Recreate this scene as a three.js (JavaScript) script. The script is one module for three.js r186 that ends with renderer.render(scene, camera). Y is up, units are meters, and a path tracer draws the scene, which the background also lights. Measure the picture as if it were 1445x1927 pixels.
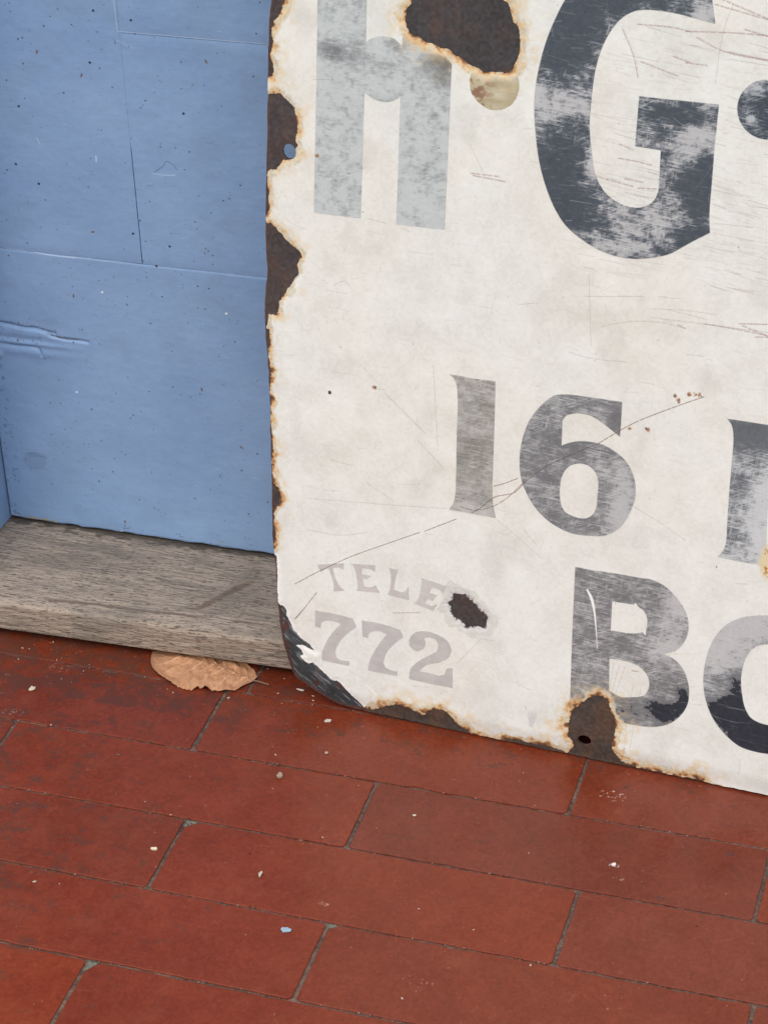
import * as THREE from 'three';
import { mergeGeometries } from 'three/addons/utils/BufferGeometryUtils.js';

// ---------------------------------------------------------------- camera, sky, sun, exposure
const scene = new THREE.Scene();
const camera = new THREE.PerspectiveCamera(25.48, 767 / 1024, 0.02, 400);
camera.position.set(0.3413, 0.8122, 0.9888);
camera.rotation.order = 'YXZ';
camera.rotation.set(-0.5722, 0.3169, -0.0371);
const renderer = new THREE.WebGLRenderer({ antialias: true });
renderer.toneMapping = THREE.LinearToneMapping;
renderer.toneMappingExposure = 1.0;
renderer.shadowMap.enabled = true;
{ // an overcast sky: brighter overhead, neutral to slightly cool
  const W = 128, H = 64, d = new Float32Array(W * H * 4);
  for (let j = 0; j < H; j++) for (let i = 0; i < W; i++) {
    const el = ((j + 0.5) / H - 0.5) * Math.PI, s = Math.max(0, Math.sin(el)), L = (1 + 2 * s) / 3 * 2.1, o = (j * W + i) * 4;
    d[o] = L * 0.985; d[o + 1] = L * 1.0; d[o + 2] = L * 1.03; d[o + 3] = 1;
  }
  const t = new THREE.DataTexture(d, W, H, THREE.RGBAFormat, THREE.FloatType);
  t.mapping = THREE.EquirectangularReflectionMapping; t.magFilter = t.minFilter = THREE.LinearFilter; t.needsUpdate = true;
  scene.background = t; scene.environment = t;
}
const sun = new THREE.DirectionalLight(0xfff6ea, 0.8);
sun.position.set(-1.2, 4.2, 3.4); sun.castShadow = true; sun.shadow.radius = 45; sun.shadow.mapSize.set(2048, 2048);
Object.assign(sun.shadow.camera, { left: -1.5, right: 1.5, top: 1.5, bottom: -1.5, near: 0.5, far: 12 });
scene.add(sun);

// ---------------------------------------------------------------- helpers
const clamp = (x, a = 0, b = 1) => Math.min(b, Math.max(a, x));
const step = (a, b, x) => { const t = clamp((x - a) / (b - a)); return t * t * (3 - 2 * t); };
const mix = (a, b, t) => a + (b - a) * t;
function rng(seed) { let s = seed >>> 0; return () => { s = (s + 0x6d2b79f5) >>> 0; let t = Math.imul(s ^ (s >>> 15), 1 | s); t = (t + Math.imul(t ^ (t >>> 7), 61 | t)) ^ t; return ((t ^ (t >>> 14)) >>> 0) / 4294967296; }; }
function hash(x, y, s) { let h = Math.imul(x, 374761393) ^ Math.imul(y, 668265263) ^ Math.imul(s, 2246822519); h = Math.imul(h ^ (h >>> 13), 1274126177); return ((h ^ (h >>> 16)) >>> 0) / 4294967296; }
function noise(x, y, s = 0) { // value noise, 0..1
  const i = Math.floor(x), j = Math.floor(y); let a = x - i, b = y - j; a = a * a * (3 - 2 * a); b = b * b * (3 - 2 * b);
  const p = hash(i, j, s), q = hash(i + 1, j, s), r = hash(i, j + 1, s), t = hash(i + 1, j + 1, s);
  return p + (q - p) * a + (r - p) * b + (p - q - r + t) * a * b;
}
function fbm(x, y, s = 0, n = 4) { let v = 0, a = 0.5, w = 0; for (let k = 0; k < n; k++) { v += a * noise(x, y, s + k * 17); w += a; a *= 0.5; const t = x * 1.62 - y * 1.22 + 7.1; y = x * 1.22 + y * 1.62 - 3.7; x = t; } return v / w; }
const pairs = (a) => { const r = []; for (let i = 0; i < a.length; i += 2) r.push([a[i], a[i + 1]]); return r; };
function smooth(pts, closed = true, sub = 5, corner = 0.6) { // a curve through the points that keeps sharp corners
  const n = pts.length, out = [], at = (i) => closed ? pts[(i + n) % n] : pts[clamp(i, 0, n - 1)];
  const sharp = (i) => { if (!closed && (i <= 0 || i >= n - 1)) return true; const a = at(i - 1), b = at(i), c = at(i + 1); let t = Math.atan2(c[1] - b[1], c[0] - b[0]) - Math.atan2(b[1] - a[1], b[0] - a[0]); t = Math.abs(Math.atan2(Math.sin(t), Math.cos(t))); return t > corner; };
  for (let i = 0; i < (closed ? n : n - 1); i++) {
    const p1 = at(i), p2 = at(i + 1), p0 = sharp(i) ? [2 * p1[0] - p2[0], 2 * p1[1] - p2[1]] : at(i - 1), p3 = sharp(i + 1) ? [2 * p2[0] - p1[0], 2 * p2[1] - p1[1]] : at(i + 2);
    const l = Math.hypot(p2[0] - p1[0], p2[1] - p1[1]), k1 = l / Math.max(1e-6, Math.hypot(p1[0] - p0[0], p1[1] - p0[1])), k3 = l / Math.max(1e-6, Math.hypot(p3[0] - p2[0], p3[1] - p2[1]));
    const m1 = [0, 1].map((c) => ((p2[c] - p1[c]) + (p1[c] - p0[c]) * k1) / 2), m2 = [0, 1].map((c) => ((p2[c] - p1[c]) + (p3[c] - p2[c]) * k3) / 2);
    for (let k = 0; k < sub; k++) { const t = k / sub, t2 = t * t, t3 = t2 * t; out.push([0, 1].map((c) => (2 * t3 - 3 * t2 + 1) * p1[c] + (t3 - 2 * t2 + t) * m1[c] + (-2 * t3 + 3 * t2) * p2[c] + (t3 - t2) * m2[c])); }
  }
  if (!closed) out.push(pts[n - 1]);
  return out;
}
class Area { // signed distance to a closed outline, negative inside; far away it is only a lower bound
  constructor(pts, reach = 14) { this.p = pts; this.reach = reach; this.x0 = Infinity; this.y0 = Infinity; this.x1 = -Infinity; this.y1 = -Infinity; for (const [x, y] of pts) { this.x0 = Math.min(this.x0, x); this.x1 = Math.max(this.x1, x); this.y0 = Math.min(this.y0, y); this.y1 = Math.max(this.y1, y); } }
  d(x, y) {
    const ex = Math.max(this.x0 - x, x - this.x1, 0), ey = Math.max(this.y0 - y, y - this.y1, 0);
    if (ex > this.reach || ey > this.reach) return Math.hypot(ex, ey);
    let best = 1e9, inside = false; const p = this.p;
    for (let i = 0, j = p.length - 1; i < p.length; j = i++) {
      const ax = p[j][0], ay = p[j][1], bx = p[i][0], by = p[i][1], dx = bx - ax, dy = by - ay;
      const t = clamp(((x - ax) * dx + (y - ay) * dy) / (dx * dx + dy * dy + 1e-12)), qx = ax + t * dx - x, qy = ay + t * dy - y, q = qx * qx + qy * qy;
      if (q < best) best = q;
      if ((ay > y) !== (by > y) && x < ax + (y - ay) * dx / dy) inside = !inside;
    }
    return inside ? -Math.sqrt(best) : Math.sqrt(best);
  }
}
function tex(data, W, H, srgb = true, wrap = THREE.ClampToEdgeWrapping) {
  const t = new THREE.DataTexture(data, W, H, THREE.RGBAFormat); t.magFilter = THREE.LinearFilter; t.minFilter = THREE.LinearMipmapLinearFilter; t.generateMipmaps = true;
  t.wrapS = t.wrapT = wrap; if (srgb) t.colorSpace = THREE.SRGBColorSpace; t.needsUpdate = true; return t;
}
function layer(W, H, draw) { const c = document.createElement('canvas'); c.width = W; c.height = H; const g = c.getContext('2d'); g.lineCap = 'round'; g.lineJoin = 'round'; draw(g); return g.getImageData(0, 0, W, H).data; }
const used = {};
function numbered(n) { const k = used[n] = (used[n] ?? -1) + 1; return k ? n + '_' + String(k).padStart(3, '0') : n; }
function part(name, geometry, material, parent, label) { const m = new THREE.Mesh(geometry, material); m.name = numbered(name); m.castShadow = m.receiveShadow = true; parent.add(m); if (label) m.userData.label = label; return m; }
function thing(name, label, category, pos = [0, 0, 0], group) { const o = new THREE.Group(); o.name = numbered(name); o.position.set(...pos); o.userData = { label, category }; if (group) o.userData.group = group; scene.add(o); return o; }
function structure(name) { const o = new THREE.Group(); o.name = numbered(name); o.userData = { kind: 'structure' }; scene.add(o); return o; }
function box(x0, y0, z0, x1, y1, z1) { const g = new THREE.BoxGeometry(x1 - x0, y1 - y0, z1 - z0); g.translate((x0 + x1) / 2, (y0 + y1) / 2, (z0 + z1) / 2); return g; }
function grid(nu, nv, fn, uvFn) { // a sheet of nu x nv cells through fn(i/nu, j/nv)
  const P = [], U = [], I = [];
  for (let j = 0; j <= nv; j++) for (let i = 0; i <= nu; i++) { const p = fn(i / nu, j / nv); P.push(...p); U.push(...(uvFn ? uvFn(i / nu, j / nv, p) : [i / nu, j / nv])); }
  for (let j = 0; j < nv; j++) for (let i = 0; i < nu; i++) { const a = j * (nu + 1) + i, b = a + 1, c = a + nu + 1, e = c + 1; I.push(a, b, e, a, e, c); }
  const g = new THREE.BufferGeometry(); g.setAttribute('position', new THREE.Float32BufferAttribute(P, 3)); g.setAttribute('uv', new THREE.Float32BufferAttribute(U, 2)); g.setIndex(I); g.computeVertexNormals(); return g;
}
// ---------------------------------------------------------------- ground, house wall
const DOOR_Z = -0.0986;
{
  const W = 512, a = new Uint8Array(W * W * 4);
  for (let y = 0; y < W; y++) for (let x = 0; x < W; x++) { const o = (y * W + x) * 4, n = 118 + (fbm(x / 40, y / 40, 301, 5) - 0.5) * 50 + (noise(x / 1.5, y / 1.5, 303) - 0.5) * 40; a[o] = n; a[o + 1] = n * 0.98; a[o + 2] = n * 0.95; a[o + 3] = 255; }
  const t = tex(a, W, W, true, THREE.MirroredRepeatWrapping); t.repeat.set(400, 400);
  const g = new THREE.PlaneGeometry(400, 400); g.rotateX(-Math.PI / 2); g.translate(0, -0.03, 0);
  const m = part('pavement', g, new THREE.MeshStandardMaterial({ map: t, roughness: 0.9 }), scene); m.userData.kind = 'structure';
  const wall = new THREE.MeshStandardMaterial({ color: 0xb9b3a8, roughness: 0.9 }), h = thing('house_wall', 'plain rendered house wall around the blue door', 'wall', [0, 0, -0.2]);
  part('wall', mergeGeometries([box(-3, -0.03, -0.2, -0.345, 2.7, 0.15), box(0.705, -0.03, -0.2, 3, 2.7, 0.15), box(-0.345, 2.1, -0.2, 0.705, 2.7, 0.15)]), wall, h);
}
// ---------------------------------------------------------------- tiled floor: rows run along the door, k = 0 is the first row clear of the sill
const ROW = 0.057586, TL = 0.22, SHIFT = [-0.0849, -0.1939, -0.0657, 0.0355, -0.0746], ROWDZ = [-0.0002, 0.0003, -0.0001, 0.0002, -0.0001];
const floor = structure('tiled_floor');
{
  const FX = -0.34, FZ = -0.1, FW = 0.68, FD = 0.42, W = 2040, H = 1260, k = 3; // texture: 3 pixels per mm
  const R = rng(5), P = (x, z) => [(x - FX) * 1000 * k, (z - FZ) * 1000 * k];
  const specks = layer(W, H, (g) => {
    for (let n = 0; n < 7000; n++) { // scuffs and grit ground into the surface
      const x = R() * W, y = R() * H, near = Math.exp(-Math.max(0, y / k - 100) / 55); if (R() > 0.35 + near * 0.65) continue;
      const c = R(); g.globalAlpha = (0.08 + R() * R() * 0.5); g.fillStyle = c < 0.5 ? '#b39a8c' : c < 0.75 ? '#3c2622' : c < 0.9 ? '#d8c9b8' : '#6b3a30';
      g.beginPath(); g.ellipse(x, y, 0.6 + R() * R() * 2.6, 0.5 + R() * 1.2, R() * 3.2, 0, 7); g.fill();
    }
    for (let n = 0; n < 900; n++) { const x = R() * W, y = R() * H, l = 4 + R() * 22, a = R() * 3.2; g.globalAlpha = 0.05 + R() * 0.16; g.strokeStyle = R() < 0.7 ? '#c29a8a' : '#40231e'; g.lineWidth = 0.5 + R(); g.beginPath(); g.moveTo(x, y); g.lineTo(x + Math.cos(a) * l, y + Math.sin(a) * l); g.stroke(); }
    const splash = (x, z, n, r, c) => { const [px, py] = P(x, z); for (let i = 0; i < n; i++) { const q = r * k * Math.sqrt(R()), a = R() * 6.3; g.globalAlpha = 0.3 + R() * 0.5; g.fillStyle = c; g.beginPath(); g.ellipse(px + Math.cos(a) * q * 1.4, py + Math.sin(a) * q * 0.7, 0.6 + R() * 2.2, 0.5 + R() * 1.3, R() * 3, 0, 7); g.fill(); } };
    splash(0.155, 0.036, 26, 6, '#cfc3bd'); splash(0.168, 0.0915, 16, 2.2, '#d9ccc4'); splash(0.0285, 0.160, 10, 2, '#b9a59a'); splash(0.173, 0.1005, 8, 3, '#b09080'); splash(0.2255, 0.0668, 22, 2.1, '#3f2f2d'); splash(-0.2, 0.052, 20, 6, '#a58f86'); splash(-0.19, 0.004, 34, 6, '#8f8380'); splash(-0.155, -0.004, 40, 9, '#40332f'); splash(-0.13, 0.006, 30, 8, '#3a2f2c'); splash(0.09, 0.203, 10, 8, '#c08a78'); splash(-0.045, 0.018, 10, 5, '#40302c'); splash(0.198, 0.11, 18, 3, '#41302c'); splash(0.095, 0.148, 16, 5, '#5d2f28');
  });
  const a = new Uint8Array(W * H * 4), b = new Uint8Array(W * H * 4), rr = new Uint8Array(W * H * 4);
  for (let y = 0; y < H; y++) for (let x = 0; x < W; x++) {
    const o = (y * W + x) * 4, X = FX * 1000 + x / k, Z = FZ * 1000 + y / k, n1 = fbm(X / 26, Z / 26, 201, 4), n2 = fbm(X / 1.4, Z / 1.4, 203, 3), n3 = fbm(X / 7, Z / 7, 205, 4);
    let c = [115, 49, 29]; const t = (n1 - 0.5) * 14 + (n2 - 0.5) * 20 + (n3 - 0.5) * 8; c = [c[0] + t * 1.1, c[1] + t * 0.75, c[2] + t * 0.7];
    const pale = step(0.5, 0.82, fbm(X / 15, Z / 13, 207, 5)) * 0.1; c = c.map((q, i) => mix(q, [136, 92, 78][i], pale));
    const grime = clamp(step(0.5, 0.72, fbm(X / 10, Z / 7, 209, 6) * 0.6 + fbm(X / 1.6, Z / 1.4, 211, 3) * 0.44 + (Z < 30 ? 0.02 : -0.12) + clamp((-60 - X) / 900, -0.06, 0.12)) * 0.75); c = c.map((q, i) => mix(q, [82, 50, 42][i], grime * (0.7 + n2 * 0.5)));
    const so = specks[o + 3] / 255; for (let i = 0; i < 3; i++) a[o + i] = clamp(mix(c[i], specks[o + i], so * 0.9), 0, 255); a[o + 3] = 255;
    b[o] = b[o + 1] = b[o + 2] = clamp(128 + (n2 - 0.5) * 90 + (n3 - 0.5) * 110, 0, 255); b[o + 3] = 255;
    rr[o] = rr[o + 1] = rr[o + 2] = clamp(72 + (n3 - 0.5) * 70 + grime * 70 + pale * 120 + so * 60, 0, 255); rr[o + 3] = 255;
  }
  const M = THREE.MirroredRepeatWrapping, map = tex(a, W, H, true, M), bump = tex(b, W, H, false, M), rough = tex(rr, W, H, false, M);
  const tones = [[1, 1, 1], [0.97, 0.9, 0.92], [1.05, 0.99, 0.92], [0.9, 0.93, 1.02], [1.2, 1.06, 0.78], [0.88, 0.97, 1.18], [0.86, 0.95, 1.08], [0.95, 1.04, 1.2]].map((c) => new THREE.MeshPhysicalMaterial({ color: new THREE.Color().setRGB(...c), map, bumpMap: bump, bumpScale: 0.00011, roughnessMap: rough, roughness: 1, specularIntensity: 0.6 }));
  const TONE = { '0_-1': 1, '0_0': 1, '0_1': 0, '1_0': 0, '1_-1': 1, '1_1': 2, '2_0': 0, '2_1': 2, '1_2': 5, '2_2': 7, '0_2': 7, '3_0': 2, '3_1': 0, '4_0': 4, '4_1': 2, '5_0': 4, '5_1': 4, '3_1': 0, '3_2': 7, '4_2': 7 };
  const gap = 0.0009, rz = 0.0006, T = 0.012;
  const CUT = { '1_0_a': 0 };
  // corners broken off and filled with grey mortar: row, joint number, size along and across
  const broken = [[4, 0, 0.0055, 0.0075], [2, 0, 0.0075, 0.0055], [3, 0, 0.0045, 0.004]];
  for (let row = -2; row < 13; row++) {
    const z0 = row * ROW + (ROWDZ[row] ?? 0), z1 = (row + 1) * ROW + (ROWDZ[row + 1] ?? 0), s0 = SHIFT[row] ?? -0.19 + hash(row, 3, 8) * 0.22;
    for (let n = -4; n < 5; n++) {
      const q = rng((row + 7) * 131 + (n + 9) * 17), x0 = s0 + (n - 1) * TL, x1 = x0 + TL; if (x0 > 1.0 || x1 < -0.95) continue;
      const gx = gap + q() * 0.0003, pts = [], wv = (t, s) => { const f = fbm(t * 60, row * 3.1 + n * 7.7 + s, 221, 3) - 0.5, nick = noise(t * 45, row * 5.3 + n * 3.1 + s, 223); return f * 0.001 + Math.max(0, nick - 0.86) * 0.009; };
      const a0 = x0 + gx, a1 = x1 - gx, b0 = z0 + rz, b1 = z1 - rz, bk = broken.find(([r, j]) => r === row && j + 1 === n); // the far left-hand corner beside the joint
      const line = (xa, za, xb, zb, s) => { const l = Math.hypot(xb - xa, zb - za), m = Math.max(2, Math.round(l / 0.006)); for (let i = 0; i < m; i++) { const t = i / m, w = i ? wv(t * l * 4 + s, s) : 0, nx = -(zb - za) / l, nz = (xb - xa) / l; pts.push([xa + (xb - xa) * t + nx * w, za + (zb - za) * t + nz * w]); } };
      const r = 0.0012 + q() * 0.001;
      if (bk) { line(a0 + bk[2], b0, a1 - r, b0, 1); } else line(a0 + r, b0, a1 - r, b0, 1);
      line(a1 - r, b0, a1, b0 + r, 9); line(a1, b0 + r, a1, b1 - r, 2); line(a1, b1 - r, a1 - r, b1, 9); line(a1 - r, b1, a0 + r, b1, 3); line(a0 + r, b1, a0, b1 - r, 9);
      if (bk) { line(a0, b1 - r, a0, b0 + bk[3], 4); line(a0, b0 + bk[3], a0 + bk[2], b0, 9); } else { line(a0, b1 - r, a0, b0 + r, 4); line(a0, b0 + r, a0 + r, b0, 9); }
      const cx = (a0 + a1) / 2, cz = (b0 + b1) / 2, sh = new THREE.Shape(pts.map(([x, z]) => new THREE.Vector2(x, -z)));
      const g = new THREE.ExtrudeGeometry(sh, { depth: T - 0.0006, bevelEnabled: true, bevelThickness: 0.0006, bevelSize: 0.0006, bevelOffset: -0.0006, bevelSegments: 2, curveSegments: 1 });
      g.rotateX(-Math.PI / 2); g.translate(0, -T, 0);
      const p = g.attributes.position, uv = g.attributes.uv, tx = (q() - 0.5) * 0.002, tz = (q() - 0.5) * 0.006, dy = (q() - 0.3) * 0.0003;
      for (let i = 0; i < p.count; i++) { const x = p.getX(i), z = p.getZ(i); uv.setXY(i, (x - FX) / FW, (z - FZ) / FD); p.setY(i, p.getY(i) + (x - cx) * tx + (z - cz) * tz + dy); }
      g.computeVertexNormals();
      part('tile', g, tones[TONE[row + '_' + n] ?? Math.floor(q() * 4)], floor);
      if (bk) { // grey mortar lump filling the break
        const gm = grid(8, 8, (s, t) => { const x = a0 - 0.0022 + s * (bk[2] + 0.0026), z = b0 - 0.0016 + t * (bk[3] + 0.002), e = Math.min(s, t, 1 - s, 1 - t); return [x, -0.0006 - (e < 0.01 ? 0.004 : 0) + (noise(x * 1600, z * 1600, 229) - 0.5) * 0.0008 - Math.max(0, (s + t) - 1.0) * 0.002, z]; });
        part('mortar_patch', gm, mortarMat(), floor, 'grey mortar filling a broken tile corner');
      }
    }
  }
  const GW = 1024, ga = new Uint8Array(GW * GW * 4), gb = new Uint8Array(GW * GW * 4);
  for (let y = 0; y < GW; y++) for (let x = 0; x < GW; x++) { const o = (y * GW + x) * 4, n1 = fbm(x / 9, y / 9, 241, 4), n2 = noise(x / 2.2, y / 2.2, 243), n3 = fbm(x / 60, y / 60, 245, 3), l = 88 + (n1 - 0.5) * 60 + (n2 - 0.5) * 36 + (n3 - 0.5) * 40; ga[o] = clamp(l * 1.06, 0, 255); ga[o + 1] = clamp(l * 0.84, 0, 255); ga[o + 2] = clamp(l * 0.74, 0, 255); ga[o + 3] = 255; gb[o] = gb[o + 1] = gb[o + 2] = clamp(128 + (n1 - 0.5) * 120 + (n2 - 0.5) * 120, 0, 255); gb[o + 3] = 255; }
  const gt = tex(ga, GW, GW, true, M), gh = tex(gb, GW, GW, false, M);
  const bed = grid(520, 330, (s, t) => { const x = -0.36 + s * 0.72, z = -0.12 + t * 0.46; return [x, -0.0008 + (fbm(x * 260, z * 260, 251, 3) - 0.5) * 0.0008, z]; }, (s, t, p) => [p[0] / 0.3, p[2] / 0.3]);
  const rest = mergeGeometries([box(-1.1, -0.03, -0.12, -0.36, -0.0011, 0.8), box(0.36, -0.03, -0.12, 1.1, -0.0011, 0.8), box(-0.36, -0.03, 0.34, 0.36, -0.0011, 0.8)]);
  part('grout', mergeGeometries([bed, rest]), new THREE.MeshStandardMaterial({ map: gt, bumpMap: gh, bumpScale: 0.0008, roughness: 0.95 }), floor);
}
function mortarMat() {
  const W = 128, a = new Uint8Array(W * W * 4); for (let y = 0; y < W; y++) for (let x = 0; x < W; x++) { const o = (y * W + x) * 4, l = 104 + (fbm(x / 7, y / 7, 261, 4) - 0.5) * 70 + (noise(x / 2, y / 2, 263) - 0.5) * 36; a[o] = l * 1.02; a[o + 1] = l; a[o + 2] = l * 0.9; a[o + 3] = 255; }
  return new THREE.MeshStandardMaterial({ map: tex(a, W, W), roughness: 0.95 });
}
// ---------------------------------------------------------------- weathered timber sill
{
  const front = (x) => -0.0178 - 0.0285 * (x + 0.146), prof = [[-0.125, 0.0298], [-0.0986, 0.0298], [-0.08, 0.0295], [-0.06, 0.0287], [-0.04, 0.0279], [-0.028, 0.0272], [-0.0243, 0.0268], [-0.0205, 0.0262], [-0.0187, 0.0252], [-0.0179, 0.0232], [-0.0178, 0.0195], [-0.0178, 0.0140], [-0.0180, 0.0088], [-0.0184, 0.0068], [-0.0198, 0.0060], [-0.034, 0.0062], [-0.07, 0.0062], [-0.125, 0.0062]];
  const dense = smooth(prof, false, 8, 9), len = [0]; for (let i = 1; i < dense.length; i++) len.push(len[i - 1] + Math.hypot(dense[i][0] - dense[i - 1][0], dense[i][1] - dense[i - 1][1]));
  const X0 = -0.344, X1 = 0.704, NX = 900, NP = dense.length - 1;
  const g = grid(NX, NP, (s, t) => { const x = X0 + s * (X1 - X0), i = Math.round(t * NP), [z, y] = dense[i], f = z > -0.0986 ? (z + 0.0986) / 0.0808 : 0, wear = (fbm(x * 30, z * 300 + y * 300, 401, 3) - 0.5) * 0.0007 + (i > 60 && i < 104 ? (fbm(x * 90, y * 500, 403, 3) - 0.5) * 0.0008 : 0); return [x, y + (y > 0.0064 ? wear : 0), z + (front(x) + 0.0178) * f + (y < 0.026 && y > 0.0064 ? wear : 0)]; }, (s, t) => [(s * (X1 - X0)) / 0.34, len[Math.round(t * NP)] / 0.25]);
  const W = 2040, H = 1000, a = new Uint8Array(W * H * 4), b = new Uint8Array(W * H * 4), R = rng(9);
  const spots = layer(W, H, (g2) => { for (let n = 0; n < 420; n++) { g2.globalAlpha = 0.25 + R() * 0.5; g2.fillStyle = R() < 0.72 ? '#3a302c' : '#d9d0c4'; g2.beginPath(); g2.ellipse(R() * W, R() * H, 0.8 + R() * R() * 5, 0.6 + R() * 1.4, (R() - 0.5) * 0.4, 0, 7); g2.fill(); } });
  for (let y = 0; y < H; y++) for (let x = 0; x < W; x++) {
    const o = (y * W + x) * 4, X = X0 * 1000 + x / 6, L = y / H * 250, wv = (fbm(X / 60, L / 14, 411, 3) - 0.5) * 5, s = L + wv; // L: mm from the back edge round the nose
    const g1 = fbm(X / 8, s / 0.5, 413, 4), g2 = fbm(X / 42, s / 1.6, 415, 3), g3 = fbm(X / 30, s / 12, 417, 4), pore = step(0.62, 0.72, fbm(X / 4.2, s / 0.4, 419, 2));
    const base = 150 + (g1 - 0.5) * 50 + (g2 - 0.5) * 20 + (g3 - 0.5) * 24 + (noise(X / 1.2, s / 0.5, 427) - 0.5) * 14; let c = [base * 1.03, base * 0.925, base * 0.83];
    c = c.map((q) => q * (1 - pore * 0.34));
    const top = L - 26.4; // 0 at the foot of the door
    const dirt = step(0.36, 0.68, fbm(X / 5, s / 2, 421, 5) * 0.9 + 0.06 + clamp((3 - top) / 16, -0.6, 0.5)); c = c.map((q, i) => mix(q, [58, 53, 50][i], dirt * 0.66));
    const seam = step(2.2, 0, Math.abs(top - 70 + (X + 145) * 0.03 + (g3 - 0.5) * 4)) * step(0.3, 0.6, fbm(X / 20, s / 2, 423, 3)); c = c.map((q, i) => mix(q, [84, 66, 58][i], seam * 0.6));
    const dx = X + 112 - (55 - top) * 0.62, st = step(4.2, 1.2, Math.abs(dx + (g3 - 0.5) * 5)) * step(66, 58, top) * step(24, 34, top) * (0.45 + g1 * 0.5); c = c.map((q, i) => mix(q, [88, 68, 54][i], st * 0.8));
    const dark = step(0.5, 0.72, fbm(X / 25, s / 5, 425, 4)) * 0.4; c = c.map((q, i) => mix(q, [110, 101, 92][i], dark));
    const so = spots[o + 3] / 255; for (let i = 0; i < 3; i++) a[o + i] = clamp(mix(c[i], spots[o + i], so), 0, 255); a[o + 3] = 255;
    b[o] = b[o + 1] = b[o + 2] = clamp(128 + (g1 - 0.5) * 150 + (g2 - 0.5) * 60 - pore * 60, 0, 255); b[o + 3] = 255;
  }
  const M = THREE.MirroredRepeatWrapping, sill = thing('door_sill', 'weathered grey timber sill between the blue door and the red tiles', 'sill');
  part('timber', g, new THREE.MeshStandardMaterial({ map: tex(a, W, H, true, M), bumpMap: tex(b, W, H, false, M), bumpScale: 0.0009, roughness: 0.86 }), sill);
}
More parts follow.
